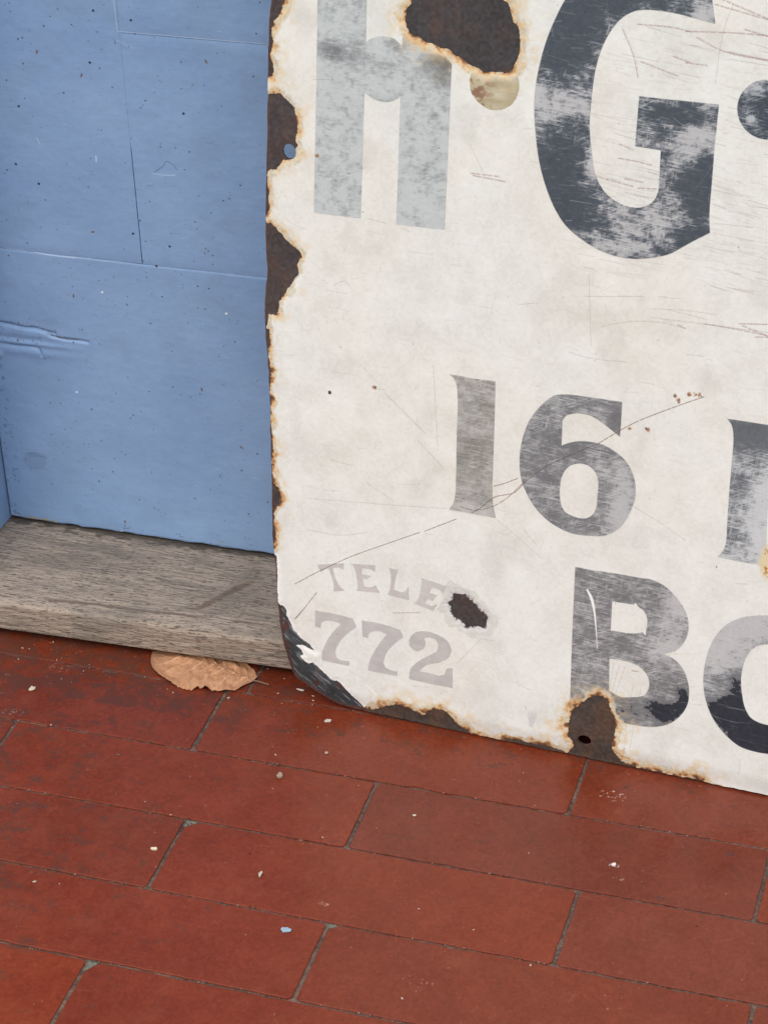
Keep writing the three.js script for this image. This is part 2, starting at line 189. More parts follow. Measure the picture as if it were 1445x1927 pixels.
// ---------------------------------------------------------------- blue door: boards with hairline joints
{
  const W = 1400, H = 1640, DX = -0.29, DY = 0.02, k = 4, R = rng(21), P = ([x, y]) => [(x - DX * 1000) * k, (y - DY * 1000) * k]; // 4 pixels per mm: 350 x 410 mm
  const marks = layer(W, H, (g) => {
    const line = (pts, w, c, al) => { g.globalAlpha = al; g.strokeStyle = c; g.lineWidth = w; g.beginPath(); smooth(pts, false, 5, 9).map(P).forEach(([x, y], i) => i ? g.lineTo(x, y) : g.moveTo(x, y)); g.stroke(); };
    const blob = (x, y, rx, ry, a, c, al) => { const [px, py] = P([x, y]); g.globalAlpha = al; g.fillStyle = c; g.beginPath(); g.ellipse(px, py, rx * k, ry * k, a, 0, 7); g.fill(); };
    for (let n = 0; n < 1700; n++) { const s = R(); blob(DX * 1000 + R() * 350, DY * 1000 + R() * 410, 0.17 + s * s * s * 0.4, 0.17 + s * s * s * 0.36, R() * 3, R() < 0.85 ? '#232a36' : '#6f5a44', 0.3 + R() * 0.6); }
    for (let n = 0; n < 220; n++) { const x = DX * 1000 + R() * 350, y = DY * 1000 + R() * 410, l = 0.8 + R() * 4; line([[x, y], [x + l, y + (R() - 0.5) * 0.8]], 0.6 + R() * 1.2, R() < 0.45 ? '#b9cfe6' : '#5b7593', 0.12 + R() * 0.4); }
    for (let n = 0; n < 26; n++) { const x = DX * 1000 + R() * 350, y = DY * 1000 + R() * 410; blob(x, y, 0.4 + R() * 0.6, 0.2 + R() * 0.2, R() * 3, R() < 0.6 ? '#7b5c40' : '#4a3a33', 0.8); }
    for (const [x, y] of [[-171.7, 376.8], [-149.8, 373.1], [-177, 346.3], [-224.1, 316.1], [-123.5, 321], [-161.3, 243.3], [-148.6, 223.9], [-230.5, 279.9], [-139.1, 237.7], [-217.5, 268.9]]) blob(x, y, 0.75, 0.65, R(), '#1d2330', 0.9);
    for (const [x, y, a] of [[-208.7, 349.8, 1.2], [-183, 338.3, 1.1], [-107.7, 352.8, 2], [-186.8, 241.5, 0.2], [-203.9, 197.8, 1.4], [-126.8, 144.5, 1.6], [-104.1, 107.4, 2.4], [-186.7, 40.6, 1.5]]) blob(x, y, 1.3, 0.5, a, '#6d5140', 0.85);
    for (const [x, y] of [[-185, 202.6], [-209.4, 131.4], [-107.3, 198.1], [-189.6, 33]]) blob(x, y, 0.8, 0.6, R(), '#eef1f2', 0.95);
    line([[-179.4, 290], [-179.6, 286.5]], 2.2, '#d9e4ee', 0.9); line([[-215.3, 298], [-213.8, 294]], 1.6, '#c9d8e6', 0.8);
    line([[-158.2, 365.9], [-140, 365.9], [-105, 365.8], [-70, 365.8]], 1.3, '#cfdcea', 0.7); line([[-158.9, 385], [-158.6, 366]], 1.6, '#c2d2e4', 0.6); line([[-160, 361], [-150, 357]], 2, '#a9c2dd', 0.5);
    line([[-244, 224.5], [-231, 224.3], [-216, 223.4], [-200, 223.4]], 1.8, '#d5e0ec', 0.75); line([[-205, 223.6], [-183, 223.9], [-166, 224.3]], 1.6, '#aebfd2', 0.7);
    line([[-144.7, 283.3], [-137.8, 288.9], [-136.6, 291], [-132.9, 289.7], [-130.4, 286.4]], 1.6, '#4c6587', 0.75); line([[-145, 283], [-138, 282.6], [-132, 283.2]], 3.4, '#a5c0dd', 0.85); line([[-150, 274.6], [-146, 275.2]], 1.4, '#587391', 0.7);
    line([[-262, 174.6], [-255, 173.5], [-248, 173.2], [-241, 172.2], [-233, 172.6], [-224, 171]], 1.6, '#414c60', 0.55); line([[-254, 159.4], [-246, 159], [-236, 159.6], [-231.8, 159.2], [-230.2, 156.6]], 1.4, '#4b5a72', 0.5); for (let i = 0; i < 90; i++) blob(-262 + R() * 34, 161 + R() * 15, 0.2 + R() * 0.8, 0.2 + R() * 0.3, R() * 3, '#55637a', 0.15 + R() * 0.35);
    line([[-222.6, 168.9], [-218, 167.9], [-212, 167.3], [-205, 167.7]], 2.2, '#5f5a5e', 0.8); line([[-215.5, 168.9], [-212, 168.4]], 2.2, '#e0e6ea', 0.9); line([[-239, 173.9], [-235, 173.8]], 2, '#d6e2ee', 0.9);
    blob(-244, 77, 8, 6.5, 0.1, '#617894', 0.22); for (let i = 0; i < 8; i++) line([[-251 + R() * 4, 78 + R() * 8], [-244, 84 - R() * 4], [-237 + R() * 3, 78 + R() * 5]], 1, '#54697f', 0.4);
    for (let n = 0; n < 70; n++) { const x = -268 + R() * 190, q = R(); blob(x, 31 + q * q * 6, 0.6 + R() * 2.6, 0.2 + R() * 0.5, (R() - 0.5) * 0.3, R() < 0.45 ? '#8d8a84' : R() < 0.25 ? '#c9d2da' : '#5a6a80', 0.2 + R() * 0.4); }
    for (let n = 0; n < 14; n++) blob(-257 + R() * 22, 31.8 + R() * 2.2, 1 + R() * 2, 0.3 + R() * 0.5, 0, '#b0a184', 0.7);
    for (let n = 0; n < 60; n++) blob(-266 + R() * 9, 30 + R() * 150, 0.4 + R() * 1.5, 0.3 + R(), R() * 3, '#566a84', 0.2 + R() * 0.3);
  });
  const a = new Uint8Array(W * H * 4), b = new Uint8Array(W * H * 4), rr = new Uint8Array(W * H * 4);
  for (let y = 0; y < H; y++) for (let x = 0; x < W; x++) {
    const o = (y * W + x) * 4, X = DX * 1000 + x / k, Y = DY * 1000 + y / k, n1 = fbm(X / 45, Y / 45, 501, 4), n2 = fbm(X / 2.6, Y / 2.6, 503, 3), br = fbm(X / 34, Y / 1.3, 505, 4), pit = fbm(X / 9, Y / 7, 507, 4);
    const t = (n1 - 0.5) * 20 + (n2 - 0.5) * 6 + (br - 0.5) * 1.5, gr = step(0.55, 0.75, fbm(X / 28, Y / 28, 509, 4)) * 0.35; let c = [135 + t * 0.8, 165 + t * 0.76, 203 + t * 0.6]; c = c.map((q, i) => mix(q, [128, 155, 186][i], gr));
    const so = marks[o + 3] / 255; for (let i = 0; i < 3; i++) a[o + i] = clamp(mix(c[i], marks[o + i], so), 0, 255); a[o + 3] = 255;
    b[o] = b[o + 1] = b[o + 2] = clamp(128 + (br - 0.5) * 10 + (pit - 0.5) * 150 + (n2 - 0.5) * 30 - so * 22, 0, 255); b[o + 3] = 255;
    rr[o] = rr[o + 1] = rr[o + 2] = clamp(112 + (n1 - 0.5) * 90 + (n2 - 0.5) * 40 + so * 40, 0, 255); rr[o + 3] = 255;
  }
  const M = THREE.MirroredRepeatWrapping, blue = new THREE.MeshPhysicalMaterial({ map: tex(a, W, H, true, M), bumpMap: tex(b, W, H, false, M), bumpScale: 0.0006, roughnessMap: tex(rr, W, H, false, M), roughness: 1, specularIntensity: 0.8 });
  const seg = (x, y, pts) => { let d = 99; for (let i = 1; i < pts.length; i++) { const [ax, ay] = pts[i - 1], [bx, by] = pts[i], dx = bx - ax, dy = by - ay, t = clamp(((x - ax) * dx + (y - ay) * dy) / (dx * dx + dy * dy)); d = Math.min(d, Math.hypot(x - ax - t * dx, y - ay - t * dy)); } return d; };
  const C1 = [[-300, 176], [-255, 173.5], [-248, 173.2], [-241, 172.2], [-233, 172.6], [-224, 171], [-219, 170.3]], C2 = [[-223.5, 169.6], [-222, 168.6], [-214, 167.5], [-205, 167.6], [-198, 167.2]], C3 = [[-300, 161], [-254, 159.4], [-246, 159], [-236, 159.6], [-231.8, 159.2], [-230.2, 156.6], [-229.6, 154.5]], C4 = [[-300, 166], [-256, 164.4], [-242, 163.9], [-230, 164.8]];
  const relief = (X, Y) => { // mm, the split and swollen timber at the left of the bottom rail, and hand-brushed paint
    let h = (fbm(X / 30, Y / 22, 511, 3) - 0.5) * 0.5;
    if (Y < 190 && Y > 140 && X < -180) { const f = step(-195, -235, X); h -= 2.4 * Math.exp(-((seg(X, Y, C1) / 0.75) ** 2)) + 2.0 * Math.exp(-((seg(X, Y, C2) / 0.65) ** 2)) + 1.7 * Math.exp(-((seg(X, Y, C3) / 0.7) ** 2)) + 0.35 * Math.exp(-((seg(X, Y, C4) / 1.4) ** 2)); h += f * (0.7 * Math.exp(-(((Y - 168.5) / 3.2) ** 2)) + 1.0 * Math.exp(-(((Y - 161.8) / 1.6) ** 2)) + 0.8 * Math.exp(-(((Y - 155.5) / 3) ** 2))); }
    { const q = Math.hypot(X + 258.5, (Y - 151.6)) / 3.2; if (q < 1) h += 1.4 * Math.sqrt(1 - q * q); }
    if (X > -150 && X < -128 && Y > 278 && Y < 295) h -= 0.25 * Math.exp(-((seg(X, Y, [[-145, 283.4], [-137.5, 289.5], [-131, 287]]) / 0.7) ** 2)) ;
    return h;
  };
  const door = thing('blue_door', 'blue painted timber door of butted boards, behind the leaning white sign', 'door');
  function board(name, x0, y0, x1, y1, gapL, gapR, gapB, gapT, cell, label, warp = (s) => s) { // gaps in mm as functions along the edge
    const nu = label ? 440 : Math.max(4, Math.round((x1 - x0) / cell)), nv = Math.max(4, Math.round((y1 - y0) / cell)), round = 0.0006;
    const uvf = (s, t, p) => [(p[0] - DX) / 0.35, (p[1] - DY) / 0.41];
    const at = (s, t) => { let x = x0 + warp(s) * (x1 - x0), y = y0 + t * (y1 - y0); const X = x * 1000, Y = y * 1000; x += (gapL(Y) * (1 - s) - gapR(Y) * s) / 1000 * (s === 0 || s === 1 ? 1 : 0); y += (gapB(X) * (1 - t) - gapT(X) * t) / 1000 * (t === 0 || t === 1 ? 1 : 0); return [x, y]; };
    const front = grid(nu, nv, (s, t) => { const [x, y] = at(s, t), edge = s === 0 || s === 1 || t === 0 || t === 1 ? 0.35 : 0; return [x, y, DOOR_Z + (relief(x * 1000, y * 1000) - edge) / 1000]; }, uvf);
    const ring = []; for (let i = 0; i < nu; i++) ring.push(at(i / nu, 0)); for (let j = 0; j < nv; j++) ring.push(at(1, j / nv)); for (let i = nu; i > 0; i--) ring.push(at(i / nu, 1)); for (let j = nv; j > 0; j--) ring.push(at(0, j / nv)); ring.push(ring[0]);
    const sides = grid(ring.length - 1, 1, (s, t) => { const [x, y] = ring[Math.round(s * (ring.length - 1))]; return [x, y, t ? DOOR_Z + (relief(x * 1000, y * 1000) - 0.35) / 1000 : DOOR_Z - 0.018]; }, uvf);
    part(name, mergeGeometries([front, sides]), blue, door, label);
  }
  const none = () => 0.04, open = (v) => () => v, L = -0.2662, X1 = 0.624, XS = -0.1574;
  const seamV = (Y) => Y < 232 ? 0.3 : Y < 295 ? 0.26 : Y < 300 ? mix(0.26, 0.06, (Y - 295) / 5) : 0.05, seamH = (X) => X < -155 ? 0.06 + 0.16 * noise(X / 6, 1, 521) : X < -120 ? 0.1 : 0.04;
  board('bottom_rail', L, 0.0325, X1, 0.2241, none, none, (X) => (fbm(X / 8, 2, 523, 3) - 0.5) * 1.6, seamH, 0.0008, 'wide blue bottom rail, split at its left end', (s) => s < 0.4 ? s / 0.4 * 0.12 : 0.12 + (s - 0.4) / 0.6 * 0.88);
  board('board', L, 0.2241, XS, 2.05, none, (Y) => seamV(Y), seamH, none, 0.003);
  board('board', XS, 0.2241, X1, 0.3652, (Y) => seamV(Y), none, seamH, open(0.12), 0.003);
  board('board', XS, 0.3652, X1, 2.05, (Y) => seamV(Y), none, open(0.12), none, 0.006);
  part('backing', box(L + 0.002, 0.036, -0.17, X1 - 0.002, 2.049, DOOR_Z - 0.0185), new THREE.MeshStandardMaterial({ color: 0x5d6a7c, roughness: 0.9 }), door);
  // jamb at the left edge of the picture, its mate and the head
  const frame = thing('door_frame', 'blue painted door frame, its left jamb just showing at the picture edge', 'door frame');
  const jamb = (x0, x1, y0, y1) => { const sh = new THREE.Shape(); sh.moveTo(x0, -0.16); sh.lineTo(x1, -0.16); sh.lineTo(x1, -0.032); sh.quadraticCurveTo(x1, -0.03, x1 - 0.002 * Math.sign(x1 - x0), -0.03); sh.lineTo(x0 + 0.002 * Math.sign(x1 - x0), -0.03); sh.quadraticCurveTo(x0, -0.03, x0, -0.032); sh.lineTo(x0, -0.16); const g = new THREE.ExtrudeGeometry(sh, { depth: y1 - y0, bevelEnabled: false, steps: 60 }); g.rotateX(-Math.PI / 2); const p = g.attributes.position, uv = g.attributes.uv; for (let i = 0; i < p.count; i++) { p.setZ(i, -p.getZ(i)); p.setY(i, p.getY(i) + y0); uv.setXY(i, (p.getX(i) + p.getZ(i) - DX) / 0.35, (p.getY(i) - DY) / 0.41); } const ix = g.index; if (!ix) { for (const at of [g.attributes.position, g.attributes.uv]) for (let i = 0; i < at.count; i += 3) for (let c = 0; c < at.itemSize; c++) { const t = at.getComponent(i, c); at.setComponent(i, c, at.getComponent(i + 2, c)); at.setComponent(i + 2, c, t); } } g.computeVertexNormals(); return g; };
  part('jamb', jamb(-0.3445, -0.2673, 0.0306, 2.098), blue, frame); part('jamb', jamb(0.6245, 0.7045, 0.0306, 2.098), blue, frame);
  part('head', box(-0.2667, 2.052, -0.16, 0.6243, 2.098, -0.032), blue, frame);
}
// ---------------------------------------------------------------- the enamel sign: millimetres across (u) and up (v) its face
const LETTERS = {
  h: [-26.7, 445.1, -0.6, 447.3, -0.9, 417.2, -1.1, 394.8, 2.3, 397.2, 6.2, 398.5, 10.2, 398.8, 14.1, 398.0, 18.4, 394.9, 18.5, 401.5, 22.9, 401.9, 30.7, 400.4, 38.6, 395.1, 44.7, 388.3, 44.0, 346.5, 43.2, 301.4, 16.6, 300.7, 17.3, 333.5, 17.8, 368.9, 14.6, 366.6, 9.6, 365.1, 4.6, 365.7, 0.6, 367.5, -1.7, 368.9, -2.4, 336.0, -3.2, 301.4, -29.6, 301.2, -28.3, 357.5],
  G: [102.4, 427.0, 98.2, 418.5, 93.6, 406.3, 90.4, 393.1, 88.6, 380.0, 88.5, 370.6, 90.1, 355.7, 92.6, 342.7, 96.5, 330.7, 101.9, 319.7, 107.6, 312.2, 116.1, 306.0, 127.0, 301.1, 136.7, 299.2, 145.3, 299.5, 154.6, 301.5, 162.0, 304.4, 168.7, 309.2, 174.5, 313.4, 181.4, 318.1, 180.5, 326.1, 180.4, 345.9, 180.4, 362.7, 180.9, 382.9, 141.4, 382.6, 140.9, 357.5, 153.9, 356.9, 154.1, 344.5, 154.0, 336.0, 152.2, 331.0, 149.1, 328.0, 143.6, 326.1, 136.9, 326.7, 130.1, 329.6, 125.1, 334.3, 121.4, 341.4, 118.8, 353.5, 117.3, 364.6, 117.5, 377.6, 118.6, 392.5, 121.2, 403.7, 125.3, 413.1, 130.4, 419.9, 136.6, 423.9, 143.7, 425.2, 150.1, 425.2, 158.2, 424.6, 167.3, 423.1, 176.1, 421.6, 173.6, 433.8, 171.8, 443.2, 164.3, 439.9, 151.4, 444.8, 138.7, 446.7, 124.4, 444.5, 113.8, 438.7, 107.7, 432.8],
  one: [47.7, 221.3, 60.4, 221.0, 73.5, 221.2, 73.8, 203.2, 73.9, 181.7, 74.2, 154.3, 75.0, 147.8, 76.7, 141.2, 62.8, 141.4, 49.8, 141.5, 52.1, 145.9, 53.0, 150.5, 53.2, 163.8, 53.0, 183.5, 52.7, 211.5, 51.8, 216.6, 50.1, 219.6],
  six: [142.6, 220.6, 129.5, 220.6, 117.6, 220.4, 112.1, 220.0, 106.6, 218.6, 101.8, 214.7, 97.0, 208.6, 93.2, 202.1, 90.5, 194.2, 88.8, 184.2, 88.7, 175.5, 90.0, 167.1, 92.9, 159.9, 97.3, 153.0, 103.3, 146.9, 111.3, 142.3, 119.6, 140.0, 128.8, 140.3, 136.9, 141.8, 142.8, 145.5, 147.5, 151.3, 151.0, 159.6, 152.8, 167.5, 152.2, 176.0, 150.2, 182.0, 146.3, 187.8, 141.1, 191.6, 133.9, 194.7, 126.9, 195.3, 120.9, 194.6, 115.9, 193.0, 111.3, 190.5, 111.1, 205.1, 113.2, 208.1, 116.6, 209.7, 122.1, 210.6, 127.1, 209.9, 132.7, 207.1, 137.4, 204.2, 142.5, 200.9, 142.6, 204.6],
  six_in: [121.6, 181.8, 117.1, 180.0, 114.2, 176.8, 112.4, 172.7, 111.6, 166.6, 112.0, 159.0, 113.2, 154.8, 115.4, 151.9, 119.1, 150.4, 123.2, 149.8, 127.3, 150.6, 130.2, 153.0, 132.0, 157.2, 132.4, 163.8, 132.3, 173.5, 130.9, 177.6, 127.7, 180.8, 124.6, 181.8],
  R: [197.8, 220.4, 219.1, 220.4, 240.9, 220.2, 253.7, 218.3, 260.0, 210.5, 259.7, 198.8, 253.8, 191.6, 247.0, 188.7, 256.7, 173.0, 269.2, 140.8, 251.6, 141.4, 237.8, 172.3, 222.9, 173.6, 223.6, 156.4, 224.7, 146.7, 226.3, 140.9, 211.8, 140.6, 199.0, 141.2, 201.0, 143.9, 202.5, 147.7, 202.9, 151.3, 202.6, 162.9, 202.3, 180.1, 202.2, 197.1, 202.1, 208.9, 201.3, 214.9, 200.0, 218.0],
  R_in: [220.9, 208.2, 233.5, 207.6, 238.4, 204.0, 238.0, 197.8, 233.3, 193.6, 221.5, 193.2],
  B: [122.4, 120.2, 135.1, 120.2, 147.3, 120.6, 157.0, 120.5, 165.6, 120.6, 172.9, 117.8, 179.3, 112.4, 184.3, 105.6, 186.6, 98.1, 186.4, 91.3, 184.3, 85.2, 180.6, 80.4, 174.6, 77.2, 181.0, 74.7, 185.9, 69.5, 189.0, 62.0, 190.0, 55.3, 189.5, 48.2, 186.4, 41.0, 181.7, 35.2, 175.7, 31.5, 168.5, 29.5, 153.8, 28.9, 138.0, 28.9, 123.9, 28.5, 122.9, 74.6],
  B_up: [144.0, 103.3, 150.4, 103.6, 155.7, 103.7, 157.0, 105.1, 158.6, 103.1, 161.8, 101.0, 163.9, 96.9, 164.0, 91.2, 163.3, 86.5, 162.1, 88.0, 157.6, 86.2, 144.2, 85.4],
  B_lo: [144.5, 67.8, 150.4, 68.2, 156.7, 67.8, 162.0, 66.0, 165.9, 62.2, 167.7, 57.4, 167.0, 52.0, 164.7, 48.5, 159.1, 46.4, 151.8, 45.1, 145.4, 47.8],
  O: [223.3, 110.9, 214.7, 107.8, 208.1, 103.1, 202.7, 95.8, 199.3, 87.2, 197.5, 77.7, 197.0, 67.2, 198.4, 57.1, 201.3, 48.5, 205.4, 41.2, 211.6, 34.4, 220.2, 28.7, 229.5, 27.3, 239.5, 28.1, 249.3, 30.8, 260.6, 38.7, 268.3, 50.9, 271.8, 65.4, 271.2, 81.1, 266.9, 94.8, 258.0, 106.2, 247.8, 111.3, 235.9, 112.7],
  O_in: [230.1, 94.8, 225.8, 93.3, 222.1, 90.3, 219.1, 84.6, 217.7, 77.5, 217.5, 69.4, 218.9, 60.5, 221.2, 52.9, 224.7, 47.9, 229.9, 45.8, 236.9, 45.8, 243.8, 47.6, 249.2, 53.5, 251.8, 63.2, 251.2, 74.5, 248.3, 85.2, 242.6, 93.0, 236.5, 95.6],
  T1: [-28.1, 92.4, -11.7, 96.4, -12.1, 92.2, -14.9, 93.1, -18.6, 92.1, -16.9, 86.0, -14.1, 81.2, -11.0, 79.1, -18.0, 77.2, -17.8, 81.1, -19.4, 86.7, -20.9, 91.4, -23.6, 90.3, -25.7, 88.0],
  E1: [-7.2, 97.0, 7.0, 98.9, 6.9, 94.4, 4.2, 96.0, -1.1, 95.4, -0.8, 91.5, 4.5, 91.7, 2.3, 89.1, -0.4, 89.0, 0.3, 84.1, 5.4, 84.7, 7.4, 86.3, 10.1, 81.9, -4.0, 80.5, -3.2, 82.8, -4.4, 90.8, -5.8, 95.2],
  L1: [15.2, 98.7, 20.9, 98.8, 19.9, 96.1, 18.9, 90.7, 18.3, 85.9, 23.1, 84.7, 25.5, 86.2, 27.0, 89.4, 27.4, 80.7, 14.6, 81.6, 16.0, 84.8, 16.6, 92.6, 16.1, 96.6],
  E2: [34.4, 96.3, 50.0, 93.8, 47.7, 89.2, 44.9, 91.0, 40.5, 91.2, 39.5, 87.8, 44.1, 87.3, 41.6, 83.1, 38.5, 83.8, 37.0, 80.8, 40.8, 79.6, 44.2, 81.5, 41.9, 76.8, 30.7, 79.2, 33.1, 82.7, 34.4, 89.1, 34.8, 93.8],
  s1: [-29.3, 62.6, -16.8, 62.8, -6.1, 62.0, -4.0, 57.0, -10.0, 51.0, -14.5, 44.6, -16.8, 38.0, -16.2, 34.5, -13.3, 33.2, -8.2, 33.7, -8.4, 30.4, -17.9, 30.4, -25.3, 30.7, -24.8, 36.3, -21.9, 44.2, -17.9, 51.1, -13.4, 56.9, -19.1, 57.9, -23.1, 57.1, -25.7, 55.0, -25.9, 51.9, -29.3, 51.8],
  s2: [-0.7, 62.1, 11.3, 62.2, 22.4, 60.7, 24.5, 56.3, 18.7, 50.3, 14.3, 43.4, 12.7, 37.0, 13.9, 34.2, 17.2, 33.1, 21.4, 33.0, 21.0, 29.9, 12.8, 29.9, 3.2, 29.8, 4.8, 37.7, 8.1, 45.1, 11.4, 51.2, 14.7, 56.1, 9.6, 57.1, 5.7, 56.0, 3.5, 54.1, 3.2, 51.3, -0.1, 51.5],
  two: [28.1, 54.7, 30.2, 59.3, 33.5, 61.8, 39.0, 62.9, 45.6, 61.9, 51.1, 58.9, 53.5, 54.1, 51.9, 49.0, 47.1, 44.9, 38.3, 40.7, 34.5, 36.2, 40.6, 36.3, 46.2, 35.7, 49.5, 37.0, 51.0, 41.6, 54.3, 42.5, 54.7, 29.4, 41.9, 29.3, 28.5, 29.7, 29.0, 35.6, 32.8, 41.3, 39.3, 46.9, 44.7, 51.0, 45.7, 55.4, 44.0, 58.6, 40.1, 59.4, 36.9, 58.3, 38.0, 55.6, 37.0, 51.8, 33.7, 48.9, 30.4, 49.2, 28.1, 51.7],
};
const CHIPS = {
  big: [22.9, 419.4, 22.3, 416.4, 19.9, 413.6, 19.5, 410.3, 19.9, 406.5, 22.3, 401.7, 26.4, 400.3, 29.5, 398.5, 35.8, 396.8, 39.6, 395.4, 42.7, 395.4, 45.9, 392.8, 49.6, 392.0, 53.4, 388.8, 58.4, 387.5, 62.2, 385.5, 65.2, 386.5, 70.1, 386.9, 73.2, 386.7, 75.6, 387.7, 77.6, 391.9, 79.5, 397.4, 79.9, 399.8, 79.4, 407.4, 78.1, 410.5, 75.6, 412.6, 74.5, 416.8, 73.2, 420.5, 71.3, 422.3, 68.2, 423.2, 64.5, 426.3, 54.7, 428.8, 41.2, 428.7, 29.6, 424.8],
  edge1: [-66.1, 416.6, -44.2, 418.6, -45.3, 412.9, -46.9, 407.2, -52.0, 399.1, -53.7, 393.2, -52.3, 389.6, -53.4, 385.6, -54.3, 381.7, -52.3, 377.1, -53.9, 370.7, -66.8, 369.3],
  edge2: [-64.0, 357.2, -49.4, 363.1, -45.7, 361.2, -42.0, 358.1, -40.4, 356.3, -39.6, 352.5, -39.0, 346.7, -39.0, 342.7, -39.5, 338.7, -38.4, 336.5, -39.7, 334.3, -40.6, 330.6, -43.5, 328.1, -47.2, 327.8, -48.5, 325.3, -50.6, 322.6, -51.9, 321.5, -55.3, 320.7, -56.8, 318.2, -56.4, 312.6, -55.6, 308.7, -56.3, 304.5, -55.5, 300.6, -56.9, 295.5, -65.0, 293.6],
  edge3: [-65.0, 293.4, -56.9, 291.6, -54.8, 291.2, -52.2, 289.9, -50.6, 288.3, -48.0, 286.6, -45.9, 283.6, -43.0, 281.5, -39.6, 279.5, -37.5, 277.7, -37.5, 274.8, -38.6, 271.3, -38.8, 266.7, -39.7, 264.1, -41.8, 260.4, -44.4, 256.7, -46.6, 253.4, -48.8, 250.1, -49.9, 248.3, -50.3, 244.4, -51.7, 240.4, -54.1, 239.4, -56.7, 239.2, -57.8, 235.6, -58.1, 229.6, -66.0, 225.8],
  edge4: [-66.9, 231.4, -56.7, 230.8, -56.3, 224.4, -57.3, 216.7, -55.8, 207.1, -56.9, 193.7, -56.1, 187.2, -56.6, 178.3, -55.8, 169.4, -55.5, 158.2, -56.1, 146.8, -55.3, 138.9, -52.8, 135.9, -51.0, 131.7, -51.6, 126.4, -54.4, 121.8, -55.3, 115.8, -54.5, 107.8, -55.3, 95.9, -69.0, 93.3],
  corner: [-57.5, 91.5, -53.9, 92.2, -53.4, 82.7, -53.5, 73.0, -53.2, 65.5, -53.1, 61.7, -51.6, 60.4, -50.3, 60.9, -48.8, 59.9, -47.5, 57.9, -47.8, 55.2, -46.5, 52.7, -44.5, 49.8, -43.2, 46.8, -40.4, 44.7, -38.1, 42.1, -33.7, 39.5, -29.3, 35.4, -33.4, 36.5, -36.8, 37.6, -41.5, 36.5, -38.3, 34.6, -36.8, 31.6, -39.4, 29.7, -36.3, 27.6, -33.7, 26.2, -31.1, 27.6, -28.5, 25.7, -23.3, 21.8, -18.7, 18.1, -15.6, 18.5, -10.4, 14.0, -5.2, 9.0, -1.6, 5.9, 3.1, -0.9, -20.7, -8.5, -47.0, -8.7, -58.2, 33.8],
  bottom: [-2.9, 4.0, 4.0, 2.8, 11.9, 6.1, 17.6, 9.2, 23.2, 10.5, 28.9, 9.9, 33.4, 7.8, 37.3, 7.5, 41.2, 10.8, 45.1, 12.9, 50.1, 12.8, 53.5, 10.5, 56.9, 6.4, 61.5, 3.7, 66.0, 0.8, 76.0, 0.2, 83.7, 0.4, 90.2, 2.9, 95.7, 2.9, 108.8, 2.3, 124.1, 0.3, 129.9, -7.5, 47.7, -26.9, -2.8, -10.9],
  bolt: [131.5, 37.5, 134.5, 40.6, 138.3, 42.5, 142.0, 42.7, 144.7, 41.1, 146.4, 37.9, 147.6, 33.9, 149.8, 29.4, 150.3, 25.2, 150.0, 20.1, 148.8, 14.1, 149.6, 9.9, 151.1, 7.3, 153.2, 4.2, 156.5, 1.9, 163.6, 0.8, 169.9, 0.9, 176.2, 0.5, 185.7, 0.6, 193.8, 1.1, 201.3, 1.1, 207.9, -3.9, 151.9, -17.4, 119.0, -9.0, 108.3, -3.4, 112.1, -0.7, 119.3, -0.2, 121.8, 0.5, 124.3, 2.2, 125.9, 4.4, 127.3, 7.6, 126.2, 9.4, 124.1, 12.7, 123.3, 16.9, 123.6, 22.8, 124.7, 27.3, 126.1, 31.3, 129.1, 34.8],
  tele: [50.0, 82.9, 52.6, 85.7, 53.1, 89.3, 55.7, 90.4, 60.1, 90.7, 62.3, 89.4, 65.0, 86.5, 67.8, 84.2, 70.6, 81.8, 72.8, 79.3, 74.0, 76.1, 72.0, 72.1, 67.1, 71.1, 61.7, 70.6, 58.4, 72.9, 55.1, 74.5, 52.8, 77.6, 51.6, 82.0],
};
const EDGE = [-51.6, 428.5, -53.5, 412.2, -55.2, 391.5, -55.9, 370.6, -56.5, 346.5, -57.1, 327.8, -57.7, 309.3, -58.2, 298.4, -58.0, 273.6, -57.5, 265.2, -58.9, 248.3, -59.0, 226.9, -58.3, 219.2, -57.5, 205.2, -57.0, 192.6, -56.8, 164.9, -56.3, 130.8, -55.8, 95.8, -54.7, 88.8, -53.8, 67.6, -52.7, 54.2, -50.8, 38.0, -48.3, 28.3, -45.5, 18.1, -42.2, 12.4, -35.3, 9.5, -28.6, 6.3, -15.6, 2.0, 0.5, 1.1];
